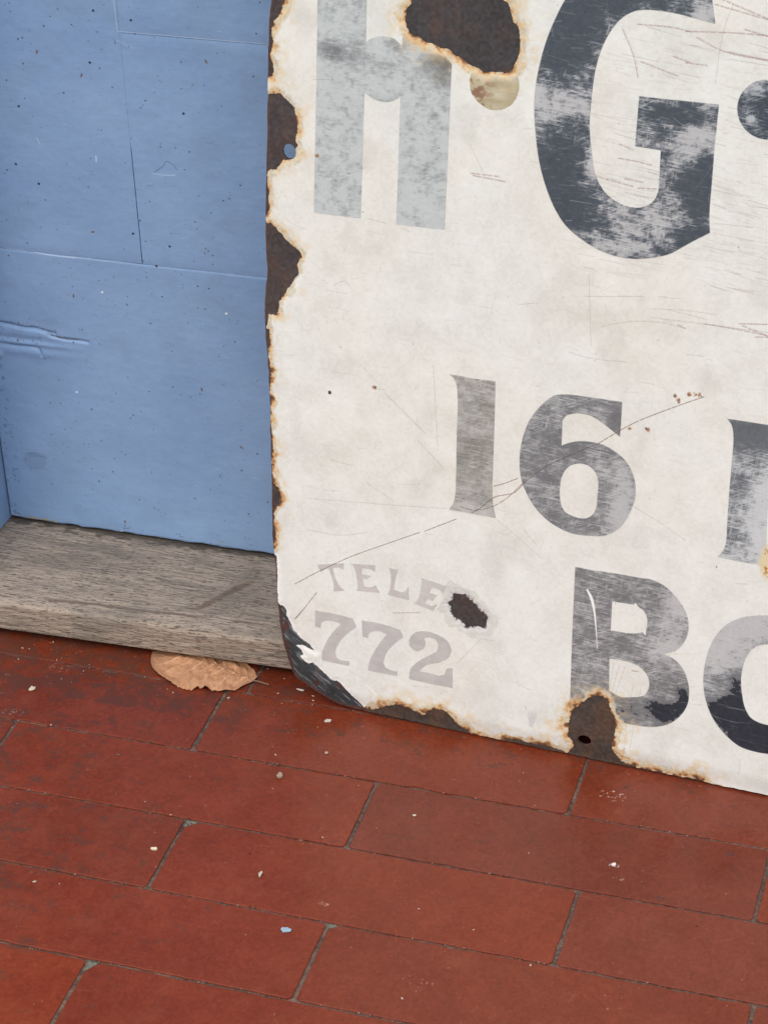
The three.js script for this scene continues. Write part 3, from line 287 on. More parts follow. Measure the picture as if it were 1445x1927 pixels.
const MARKS = {
  crack: [[185.0, 230.3, 178.6, 227.2, 162.4, 217.7, 151.5, 211.4, 142.7, 205.0, 131.8, 195.5], [131.8, 195.5, 119.7, 187.6, 104.1, 177.1, 91.2, 164.8], [91.2, 164.8, 82.6, 154.3, 73.8, 147.3, 63.3, 143.7, 56.5, 144.4], [54.3, 136.2, 36.0, 125.6], [32.9, 124.0, 14.2, 113.9, -8.0, 101.3, -27.4, 88.0, -42.1, 77.2], [88.1, 167.1, 79.3, 162.3, 74.3, 159.8], [91.2, 164.1, 86.4, 158.2, 75.1, 153.6, 67.8, 145.8, 62.7, 141.7], [-41.3, 54.8, -35.6, 62.9, -28.4, 74.1], [-42.3, 53.9, -36.6, 61.3]],
  brown: [[138.5, 417.6, 156.8, 417.4, 164.7, 416.4], [162.1, 416.4, 185.2, 418.2, 201.8, 418.3], [167.5, 414.1, 180.8, 409.0, 202.8, 406.4], [183.4, 408.5, 202.8, 406.7], [140.9, 399.7, 159.8, 394.4], [132.8, 357.5, 139.7, 355.6], [132.7, 350.4, 141.4, 349.6, 149.6, 348.9], [176.3, 434.0, 189.4, 429.7, 201.1, 426.4], [175.2, 430.9, 201.1, 425.9], [190.2, 420.2, 201.8, 417.8], [56.1, 333.0, 71.7, 333.3], [57.5, 332.1, 74.6, 331.1], [199.7, 272.7, 214.4, 274.1], [201.2, 271.8, 215.0, 267.9], [208.3, 266.9, 215.0, 267.6], [168.5, 267.2, 173.0, 266.1], [182.3, 270.1, 197.3, 269.5, 213.6, 268.5], [157.3, 62.6, 160.9, 62.7], [18.0, 70.4, 33.9, 74.0], [136.6, 340.2, 146.1, 339.2], [143.6, 336.2, 153.1, 336.8], [140.1, 391.7, 137.4, 401.9, 130.7, 415.5], [163.2, 401.5, 173.7, 401.0], [156.5, 403.9, 165.8, 401.5], [140.9, 336.6, 127.1, 339.0]],
  grey: [[-2.5, 218.6, 6.8, 210.1], [11.5, 204.3, 22.3, 194.5, 34.7, 184.6], [12.4, 203.8, 24.2, 193.9, 35.4, 184.1], [30.9, 179.6, 47.4, 164.6], [-20.3, 159.2, -6.7, 157.7], [1.2, 149.3, 17.6, 140.6], [77.1, 140.5, 89.6, 131.5, 103.6, 121.2], [152.6, 161.7, 166.6, 155.5, 181.5, 147.3], [84.2, 265.8, 95.6, 268.6], [119.5, 275.3, 150.8, 279.8], [157.6, 281.1, 162.0, 281.5], [155.3, 273.9, 172.3, 275.5, 188.7, 275.4], [162.7, 274.7, 183.5, 272.3], [128.7, 260.4, 138.4, 264.1, 148.0, 266.2, 161.9, 267.1, 173.0, 265.9], [154.8, 269.2, 180.9, 269.9, 214.8, 269.9], [184.1, 432.3, 180.5, 419.2, 178.2, 393.2], [121.0, 287.6, 124.3, 248.8], [174.0, 252.1, 183.6, 252.4], [151.0, 233.1, 158.6, 233.2], [112.5, 244.0, 124.0, 242.3, 143.9, 243.0], [38.4, 225.0, 42.3, 175.8], [3.8, 205.6, 11.4, 206.2], [-18.0, 262.1, -11.9, 265.3, -7.7, 260.8], [-27.6, 358.3, -25.6, 358.5, -24.7, 355.5, -27.7, 352.1], [-27.1, 321.6, -15.2, 322.5, -0.4, 329.5], [-33.8, 113.2, -14.5, 113.5, 1.5, 118.1], [-33.7, 133.2, 23.3, 138.7, 48.0, 141.6], [55.6, 348.3, 62.5, 335.2], [147.2, 65.5, 145.7, 48.2], [150.2, 64.5, 146.8, 45.1], [153.3, 64.1, 149.2, 45.6], [159.0, 54.5, 156.6, 33.6, 156.6, 9.3], [163.0, 52.0, 159.4, 13.4], [0.7, 301.7, 11.7, 300.2], [19.1, 299.1, 24.2, 297.5], [56.8, 46.1, 70.4, 64.5], [100.2, 128.6, 92.4, 136.9], [221.0, 20.9, 220.7, 10.5]],
  white: [[129.8, 107.7, 132.4, 103.0, 134.3, 96.1, 137.4, 72.8], [163.0, 89.8, 163.5, 86.9], [2.3, 20.3, 5.7, 17.5, 9.6, 14.8]],
  rustdots: [[170.1, 227.9], [171.9, 226.1], [182.7, 230.9], [180.5, 230.8], [177.8, 230.6], [147.3, 206.1], [156.9, 207.4], [-28.3, 332.1], [5.3, 206.4], [-44.5, 325.8]],
};
const BLOBS = {
  h: [-20, 390, 8, 6, 0.6, -10, 387, 9, 6, 0.5, 13, 396, 4, 4, 0.6, 18, 391, 4, 8, 0.3, 39, 386, 8, 7, 0.9, 41, 377, 6, 4, 0.5, 32, 331, 4, 4, 0.3, -15, 410, 18, 6, 0.2, -1, 409, 3, 12, 0.2],
  G: [106, 420, 15, 16, 0.8, 132, 430, 18, 9, 0.8, 101, 398, 11, 17, 0.8, 110, 402, 9, 16, 0.5, 161, 431, 15, 9, 0.4, 172, 426, 6, 6, -0.8, 96, 376, 12, 14, -0.7, 111, 383, 6, 6, -0.5, 107, 359, 11, 9, 0.5, 102, 339, 14, 19, 0.9, 113, 321, 14, 14, 0.9, 120, 344, 4, 8, -0.9, 156, 376, 11, 4, 0.9, 169, 375, 8, 5, 0.9, 152, 367, 5, 8, 0.5, 165, 377, 5, 2, -0.9, 175, 381, 5, 5, -0.5, 174, 365, 9, 8, -0.8, 161, 357, 5, 8, -0.1, 177, 351, 4, 9, 1.0, 170, 340, 10, 7, 1.0, 176, 330, 7, 9, 1.0, 172, 321, 6, 4, -0.3, 175, 315, 11, 5, 1.0, 168, 310, 6, 4, 0.7, 150, 317, 18, 11, -0.3, 131, 315, 12, 9, 0.0, 140, 305, 18, 5, -0.3, 157, 305, 7, 3, 0.4, 128, 317, 4, 4, 0.4],
  one: [62, 195, 11, 19, 0.1, 62, 176, 9, 12, 0.2, 61, 216, 9, 6, -0.1, 63, 144, 15, 4, -0.6, 55, 175, 4, 6, 0.2],
  six: [107, 187, 15, 16, 0.3, 140, 212, 5, 8, 0.8, 96, 169, 9, 16, 0.1, 121, 192, 12, 4, 0.5, 148, 169, 8, 19, -0.5, 146, 153, 9, 8, -0.5, 111, 148, 11, 6, 0.5, 129, 149, 6, 4, 0.3, 101, 173, 12, 6, 0.2],
  R: [207, 215, 15, 9, 1.0, 218, 215, 9, 8, 1.0, 208, 204, 9, 6, 0.2, 208, 186, 8, 8, 0.3, 221, 185, 9, 11, -0.6, 208, 158, 8, 6, 0.4, 223, 158, 12, 16, -0.9, 216, 144, 9, 4, -0.2],
  B: [128, 108, 8, 19, 0.2, 146, 108, 12, 6, 0.3, 158, 114, 12, 8, 0.1, 145, 77, 12, 8, 0.3, 156, 87, 9, 9, 0.3, 142, 94, 2, 2, 0.4, 179, 102, 8, 19, -0.5, 175, 81, 12, 9, -0.5, 134, 56, 8, 12, 0.1, 175, 58, 18, 4, 0.3, 165, 42, 18, 9, 0.3, 182, 44, 11, 4, 1.3, 177, 38, 6, 5, 1.4, 187, 52, 4, 6, 1.4, 156, 37, 8, 6, 0.4],
  O: [217, 103, 18, 8, -0.6, 206, 85, 12, 12, -0.5, 204, 67, 4, 3, 0.9, 215, 68, 5, 9, 0.9, 214, 58, 9, 8, 0.7, 204, 54, 9, 5, 0.6, 222, 41, 15, 16, 1.6, 235, 34, 18, 19, 1.6, 207, 47, 7, 6, 1.6, 240, 69, 18, 19, 0.5],
};

const SIGN = { u0: -64, u1: 468, v0: -4, v1: 804, W: 1680, H: 2048, um: 256, vm: 460, uf: 0.84, vf: 0.86 };
const uvSign = (u, v) => [u < SIGN.um ? (u - SIGN.u0) / (SIGN.um - SIGN.u0) * SIGN.uf : SIGN.uf + (u - SIGN.um) / (SIGN.u1 - SIGN.um) * (1 - SIGN.uf), v < SIGN.vm ? (v - SIGN.v0) / (SIGN.vm - SIGN.v0) * SIGN.vf : SIGN.vf + (v - SIGN.vm) / (SIGN.v1 - SIGN.vm) * (1 - SIGN.vf)];
const uOf = (a) => a < SIGN.uf ? SIGN.u0 + a / SIGN.uf * (SIGN.um - SIGN.u0) : SIGN.um + (a - SIGN.uf) / (1 - SIGN.uf) * (SIGN.u1 - SIGN.um);
const vOf = (b) => b < SIGN.vf ? SIGN.v0 + b / SIGN.vf * (SIGN.vm - SIGN.v0) : SIGN.vm + (b - SIGN.vf) / (1 - SIGN.vf) * (SIGN.v1 - SIGN.vm);
const outline = new Area((() => {
  const right = smooth(pairs(EDGE), false, 3).reverse(), top = [];   // up the right-hand side, back along the top, down the chipped left edge
  const base = [[60, 0.2], [200, 0.1], [440, 0.2], [456, 6], [462, 22], [463, 400], [462, 740], [455, 762], [436, 769], [-28, 769], [-46, 760], [-53, 742], [-55, 640], [-53, 560], [-55, 500], [-53, 450]];
  return [...base, ...right.slice().reverse(), ...top];
})(), 400);
const CHIP = Object.fromEntries(Object.entries(CHIPS).map(([k, a]) => [k, new Area(smooth(pairs(a), true, 3, 0.9), 16)]));
const ragged = (u, v) => (fbm(u / 2.6, v / 2.6, 5, 3) - 0.5) * 2.2 + (noise(u / 0.9, v / 0.9, 9) - 0.5) * 0.9;
const HALO = { big: [5.2, 0], edge1: [3.8, 1], edge2: [3.4, 1], edge3: [3.4, 1], edge4: [3.0, 2], corner: [0.8, 3], bottom: [5.0, 2], bolt: [5.0, 2], tele: [4.2, 4],  };
function chipAt(u, v) { // [distance to bare metal, which chip]
  let d = 99, w = null;
  for (const k in CHIP) { const a = CHIP[k]; let e = a.d(u, v); if (e < 12) { const j = k === 'nail' ? 0 : k === 'corner' ? ragged(u, v) * 0.35 : k === 'tele' ? ragged(u, v) * 1.15 : k === 'big' ? ragged(u, v) * 0.5 : ragged(u, v) * 0.75; e += j; } if (e < d) { d = e; w = k; } }
  return [d, w];
}
const HOLES = [[-43.7, 332.5, 3.75, 4.0], [133.0, 12.1, 3.9, 3.2]];
const holeAt = (u, v) => Math.min(...HOLES.map(([a, b, r, s]) => (Math.hypot((u - a) / r, (v - b) / s) - 1) * r));
const steelField = (u, v) => Math.min(-outline.d(u, v) + (noise(u / 3, v / 5, 31) - 0.5) * 0.5, holeAt(u, v));
const enamelField = (u, v) => Math.min(steelField(u, v) - 0.25, chipAt(u, v)[0]);
const bend = (u, v) => { const e = -outline.d(u, v); return e > 14 ? 0 : -1.5 * (1 - step(0, 13, e)) - 2.5 * (1 - step(0, 14, e)) * (1 - step(0, 45, Math.hypot(u + 56, v))); };
const coatZ = (u, v) => { const d = chipAt(u, v)[0]; return bend(u, v) + 0.28 + 0.4 * step(0, 3.5, d) + (d < 8 ? (fbm(u / 1.7, v / 1.7, 3, 2) - 0.5) * 0.35 * (1 - step(0, 5, d)) : 0); };
// A sheet cut to where field > 0: cells of 0.5 mm along edges, blocks of 4 mm elsewhere, with walls down from its edges.
function sheet([u0, v0, u1, v1], field, z, depth, fineNear, back) {
  const C = 0.5, N = 8, B = C * N, nb = Math.round((u1 - u0) / B), mb = Math.round((v1 - v0) / B), GX = nb * N + 1;
  const P = [], U = [], I = [], key = new Map(), val = new Map();
  const add = (u, v, dz = 0) => { P.push(u / 1000, v / 1000, (z(u, v) + dz) / 1000); U.push(...uvSign(u, v)); return P.length / 3 - 1; };
  const gv = (i, j) => { const k = j * GX + i; let r = key.get(k); if (r === undefined) key.set(k, r = add(u0 + i * C, v0 + j * C)); return r; };
  const fv = (i, j) => { const k = j * GX + i; let r = val.get(k); if (r === undefined) val.set(k, r = field(u0 + i * C, v0 + j * C)); return r; };
  const ev = (i, j, i2, j2) => { const a = j * GX + i, b = j2 * GX + i2, k = 'e' + Math.min(a, b) + '_' + Math.max(a, b); let r = key.get(k); if (r === undefined) { const f = fv(i, j), h = fv(i2, j2), t = f / (f - h); key.set(k, r = add(u0 + (i + (i2 - i) * t) * C, v0 + (j + (j2 - j) * t) * C)); } return r; };
  const kind = new Int8Array(nb * mb); // 0 out, 1 whole, 2 fine
  for (let b = 0; b < mb; b++) for (let a = 0; a < nb; a++) { const cu = u0 + (a + 0.5) * B, cv = v0 + (b + 0.5) * B, f = field(cu, cv); kind[b * nb + a] = f < -4.6 ? 0 : f > 4.6 && !fineNear(cu, cv) ? 1 : 2; }
  const at = (a, b) => a < 0 || b < 0 || a >= nb || b >= mb ? 1 : kind[b * nb + a];
  const walls = [];
  for (let b = 0; b < mb; b++) for (let a = 0; a < nb; a++) {
    const k = kind[b * nb + a], i0 = a * N, j0 = b * N; if (!k) continue;
    if (k === 1) {
      const L = at(a - 1, b) === 2, R = at(a + 1, b) === 2, D = at(a, b - 1) === 2, T = at(a, b + 1) === 2;
      if (!L && !R && !D && !T) { const p = gv(i0, j0), q = gv(i0 + N, j0), r = gv(i0 + N, j0 + N), s = gv(i0, j0 + N); I.push(p, q, r, p, r, s); continue; }
      const ring = [], side = (f, x, y, dx, dy) => { for (let t = 0; t < N; t += f ? 1 : N) ring.push(gv(x + dx * t, y + dy * t)); };
      side(D, i0, j0, 1, 0); side(R, i0 + N, j0, 0, 1); side(T, i0 + N, j0 + N, -1, 0); side(L, i0, j0 + N, 0, -1);
      const c = gv(i0 + N / 2, j0 + N / 2); for (let t = 0; t < ring.length; t++) I.push(c, ring[t], ring[(t + 1) % ring.length]);
      continue;
    }
    for (let j = j0; j < j0 + N; j++) for (let i = i0; i < i0 + N; i++) {
      const cs = [[i, j], [i + 1, j], [i + 1, j + 1], [i, j + 1]], f = cs.map((c) => fv(...c)), ring = [], cut = [];
      for (let t = 0; t < 4; t++) { const n = (t + 1) % 4; if (f[t] > 0) ring.push(gv(...cs[t])); if ((f[t] > 0) !== (f[n] > 0)) { const e = ev(...cs[t], ...cs[n]); ring.push(e); cut.push([e, f[t] > 0]); } }
      for (let t = 2; t < ring.length; t++) I.push(ring[0], ring[t - 1], ring[t]);
      if (cut.length >= 2) for (let t = 0; t < cut.length; t++) if (cut[t][1]) walls.push([cut[t][0], cut[(t + 1) % cut.length][0]]);
    }
  }
  const g = new THREE.BufferGeometry(); g.setAttribute('position', new THREE.Float32BufferAttribute(P, 3)); g.setAttribute('uv', new THREE.Float32BufferAttribute(U, 2)); g.setIndex(I); g.computeVertexNormals();
  const all = [g], WP = [], WU = [], WI = [];
  for (const [p, q] of walls) { const o = WP.length / 3; for (const n of [p, q]) for (const dz of [0, -depth]) { WP.push(P[n * 3], P[n * 3 + 1], P[n * 3 + 2] + dz / 1000); WU.push(U[n * 2], U[n * 2 + 1]); } WI.push(o, o + 1, o + 3, o, o + 3, o + 2); }
  const w = new THREE.BufferGeometry(); w.setAttribute('position', new THREE.Float32BufferAttribute(WP, 3)); w.setAttribute('uv', new THREE.Float32BufferAttribute(WU, 2)); w.setIndex(WI); w.computeVertexNormals(); if (WI.length) all.push(w);
  if (back) { const h = g.clone(), p = h.attributes.position, n = h.attributes.normal, ix = h.index; for (let i = 0; i < p.count; i++) { p.setZ(i, p.getZ(i) - depth / 1000); n.setXYZ(i, -n.getX(i), -n.getY(i), -n.getZ(i)); } for (let i = 0; i < ix.count; i += 3) { const t = ix.getX(i); ix.setX(i, ix.getX(i + 2)); ix.setX(i + 2, t); } all.push(h); }
  return all.length > 1 ? mergeGeometries(all) : g;
}
// letters: outline, counters, and how each has worn
const INK = {
  h: { o: 'h', light: [197, 203, 203], dark: [122, 126, 128], a: 0.06, s: 11 }, G: { o: 'G', light: [188, 189, 190], dark: [72, 80, 89], a: 0.42, s: 23, rough: 1 },
  one: { o: 'one', light: [190, 189, 185], dark: [132, 130, 124], a: 0.4, s: 31, fine: 1 }, six: { o: 'six', holes: ['six_in'], light: [186, 187, 187], dark: [114, 115, 118], a: 0.46, s: 43 },
  R: { o: 'R', holes: ['R_in'], light: [200, 203, 204], dark: [100, 105, 110], a: 0.4, s: 57 }, B: { o: 'B', holes: ['B_up', 'B_lo'], light: [190, 190, 190], dark: [114, 115, 116], deep: [46, 51, 60], a: 0.5, s: 61 },
  O: { o: 'O', holes: ['O_in'], light: [190, 191, 191], dark: [112, 115, 118], deep: [46, 51, 60], a: 0.14, s: 71 },
  T1: { o: 'T1', light: [205, 200, 195], dark: [180, 176, 172], a: 0.3, s: 83 }, E1: { o: 'E1', light: [205, 200, 195], dark: [180, 176, 172], a: 0.3, s: 84 }, L1: { o: 'L1', light: [205, 200, 195], dark: [180, 176, 172], a: 0.3, s: 85 }, E2: { o: 'E2', light: [204, 200, 196], dark: [184, 180, 176], a: 0.25, s: 86 },
  s1: { o: 's1', light: [202, 197, 192], dark: [178, 174, 171], a: 0.35, s: 87 }, s2: { o: 's2', light: [200, 196, 193], dark: [178, 175, 172], a: 0.4, s: 88 }, two: { o: 'two', light: [200, 196, 192], dark: [176, 173, 170], a: 0.35, s: 89 },
  dot: { light: [182, 186, 190], dark: [60, 68, 79], a: 0.7, s: 91, circle: [204.3, 383.0, 14.4, 14.6] },
};
const BAND = { T1: 1, E1: 1, L1: 1, E2: 1, s1: 1, s2: 1, two: 1 };
for (const k in INK) {
  const s = INK[k];
  s.outer = s.circle ? Array.from({ length: 56 }, (_, i) => [s.circle[0] + s.circle[2] * Math.cos(i / 28 * Math.PI), s.circle[1] + s.circle[3] * Math.sin(i / 28 * Math.PI)]) : smooth(pairs(LETTERS[s.o]), true, 5, 0.62);
  s.inner = (s.holes ?? []).map((h) => smooth(pairs(LETTERS[h]), true, 5, 0.75));
  s.area = new Area(s.outer, 8); s.areas = s.inner.map((h) => new Area(h, 8));
  s.d = (u, v) => { let d = s.area.d(u, v); for (const h of s.areas) d = Math.max(d, -h.d(u, v)); return d; };
  s.blobs = []; const b = BLOBS[k] ?? []; for (let i = 0; i < b.length; i += 5) s.blobs.push(b.slice(i, i + 5));
}
INK.dot.blobs = [[198, 392, 6, 5, -0.9], [197, 378, 2, 2, -1.2], [207, 384, 9, 9, 0.5]];
const { W: SW, H: SH } = SIGN, toPx = ([u, v]) => { const [a, b] = uvSign(u, v); return [a * SW, b * SH]; };
const trace = (g, pts) => { pts.forEach((p, i) => { const [x, y] = toPx(p); if (i) g.lineTo(x, y); else g.moveTo(x, y); }); };
const scratches = layer(SW, SH, (g) => {
  const R = rng(77), k = 4.2; // k: pixels per mm, nearly
  const stroke = (pts, w, c, a, dash) => { g.globalAlpha = a; g.strokeStyle = c; g.lineWidth = w * k; g.setLineDash(dash ? [R() * 14 + 6, R() * 6 + 1, R() * 8 + 2, R() * 5 + 1] : []); g.beginPath(); trace(g, pts); g.stroke(); };
  const spot = (u, v, r, c) => { const [x, y] = toPx([u, v]); g.globalAlpha = 1; g.fillStyle = c; g.beginPath(); g.arc(x, y, r * k, 0, 7); g.fill(); };
  const wob = (pts) => smooth(pts.map(([u, v]) => [u + (R() - 0.5) * 0.5, v + (R() - 0.5) * 0.5]), false, 6, 9);
  for (let n = 0; n < 5200; n++) { // old wear: countless fine scratches
    const u = -58 + R() * 522, v = 4 + R() * 790, l = 1 + R() * R() * 16, a = R() < 0.65 ? (R() - 0.62) * 0.5 : R() * 3.14, c = R();
    stroke([[u, v], [u + Math.cos(a) * l * 0.5, v + Math.sin(a) * l * 0.5 + (R() - 0.5) * 0.6], [u + Math.cos(a) * l, v + Math.sin(a) * l]], 0.1 + R() * 0.16, c < 0.5 ? '#7d776f' : c < 0.75 ? '#8d7468' : '#ffffff', 0.08 + R() * R() * 0.4);
  }
  for (let n = 0; n < 5200; n++) { // rubbed lines that show on the letters
    const u = -30 + R() * 290, v = 10 + R() * 430, l = 1.5 + R() * R() * 16, a = R() < 0.75 ? -0.05 + (R() - 0.5) * 0.5 : R() * 3.14;
    stroke([[u, v], [u + Math.cos(a) * l, v + Math.sin(a) * l]], 0.12 + R() * 0.18, '#dcdad6', 0.08 + R() * R() * 0.6);
  }
  for (let n = 0; n < 620; n++) { // a band of stronger, mostly level ones at the upper right
    const u = 110 + R() * 120, v = 290 + R() * 130 * (R() < 0.5 ? 1 : 0.45), l = 2 + R() * 18, a = -0.12 + (R() - 0.5) * 0.3;
    stroke([[u, v], [u + Math.cos(a) * l, v + Math.sin(a) * l]], 0.12 + R() * 0.2, R() < 0.55 ? '#7a6560' : '#8a847e', 0.08 + R() * R() * 0.5);
  }
  for (let n = 0; n < 1400; n++) { const u = -58 + R() * 320, v = 3 + R() * 450; g.globalAlpha = 0.1 + R() * R() * 0.6; g.fillStyle = R() < 0.75 ? '#6d665f' : '#7d5a48'; const [x, y] = toPx([u, v]); g.beginPath(); g.arc(x, y, 0.5 + R() * R() * R() * 2.6, 0, 7); g.fill(); }
  for (const a of MARKS.crack) { const p = wob(pairs(a)); stroke(p, 0.36, '#6a4a3c', 0.5, true); stroke(p, 0.18, '#553a30', 0.5); stroke(p, 0.24, '#4a322a', 0.6, true); }
  for (const a of MARKS.brown) { const p = wob(pairs(a)); stroke(p, 0.55, '#94766e', 0.35, true); stroke(p, 0.22, '#6b4b48', 0.4, true); stroke(p.map(([a, b]) => [a + 0.6, b + 0.35]), 0.3, '#8b6a62', 0.25, true); }
  for (const a of MARKS.grey) { const p = wob(pairs(a)); stroke(p, 0.3, '#8a827a', 0.22); stroke(p, 0.17, '#6f665e', 0.36, true); }
  spot(-20.5, 199.6, 0.95, '#241a18'); spot(-10, 325, 0.3, '#3a2c28'); spot(-2, 305, 0.28, '#2b2422'); spot(199, 135, 0.4, '#4a4440');
  for (const a of MARKS.rustdots) { const [x, y] = toPx(a); for (let i = 0; i < 5; i++) { g.globalAlpha = 0.55; g.fillStyle = ['#8a4a26', '#4a2a20', '#b0713e'][i % 3]; g.beginPath(); g.ellipse(x + (R() - 0.5) * 9, y + (R() - 0.5) * 6, 1 + R() * 4, 1 + R() * 2.4, R() * 3, 0, 7); g.fill(); } }
});
const chips2 = layer(SW, SH, (g) => { g.strokeStyle = '#fff'; MARKS.white.forEach((a, i) => { const p = smooth(pairs(a), false, 6, 9).map(toPx); p.forEach(([x, y], j) => { if (!j) return; g.lineWidth = (i ? 2.4 : 1.5 + 5.5 * Math.sin(Math.PI * Math.min(1, 0.12 + j / p.length))); g.beginPath(); g.moveTo(...p[j - 1]); g.lineTo(x, y); g.stroke(); }); }); });
const face = new Uint8Array(SW * SH * 4), faceH = new Uint8Array(SW * SH * 4), faceR = new Uint8Array(SW * SH * 4);
const inkMask = new Float32Array(SW * SH), inkOf = new Uint8Array(SW * SH), names = Object.keys(INK);
names.forEach((k, n) => { // where each letter is printed
  const s = INK[k], P = s.outer.map(toPx), x0 = Math.floor(Math.min(...P.map((p) => p[0]))) - 2, x1 = Math.ceil(Math.max(...P.map((p) => p[0]))) + 2, y0 = Math.floor(Math.min(...P.map((p) => p[1]))) - 2, y1 = Math.ceil(Math.max(...P.map((p) => p[1]))) + 2, w = x1 - x0, h = y1 - y0;
  const m = layer(w, h, (g) => { g.translate(-x0, -y0); g.beginPath(); for (const r of [s.outer, ...s.inner]) { trace(g, r); g.closePath(); } g.fillStyle = '#000'; g.fill('evenodd'); });
  for (let y = 0; y < h; y++) for (let x = 0; x < w; x++) { const a = m[(y * w + x) * 4 + 3], X = x + x0, Y = y + y0; if (a && X >= 0 && Y >= 0 && X < SW && Y < SH && a / 255 > inkMask[Y * SW + X]) { inkMask[Y * SW + X] = a / 255; inkOf[Y * SW + X] = n; } }
});
const RUST = [[209, 200, 178], [221, 198, 161], [203, 161, 113], [150, 96, 58], [78, 54, 44]];
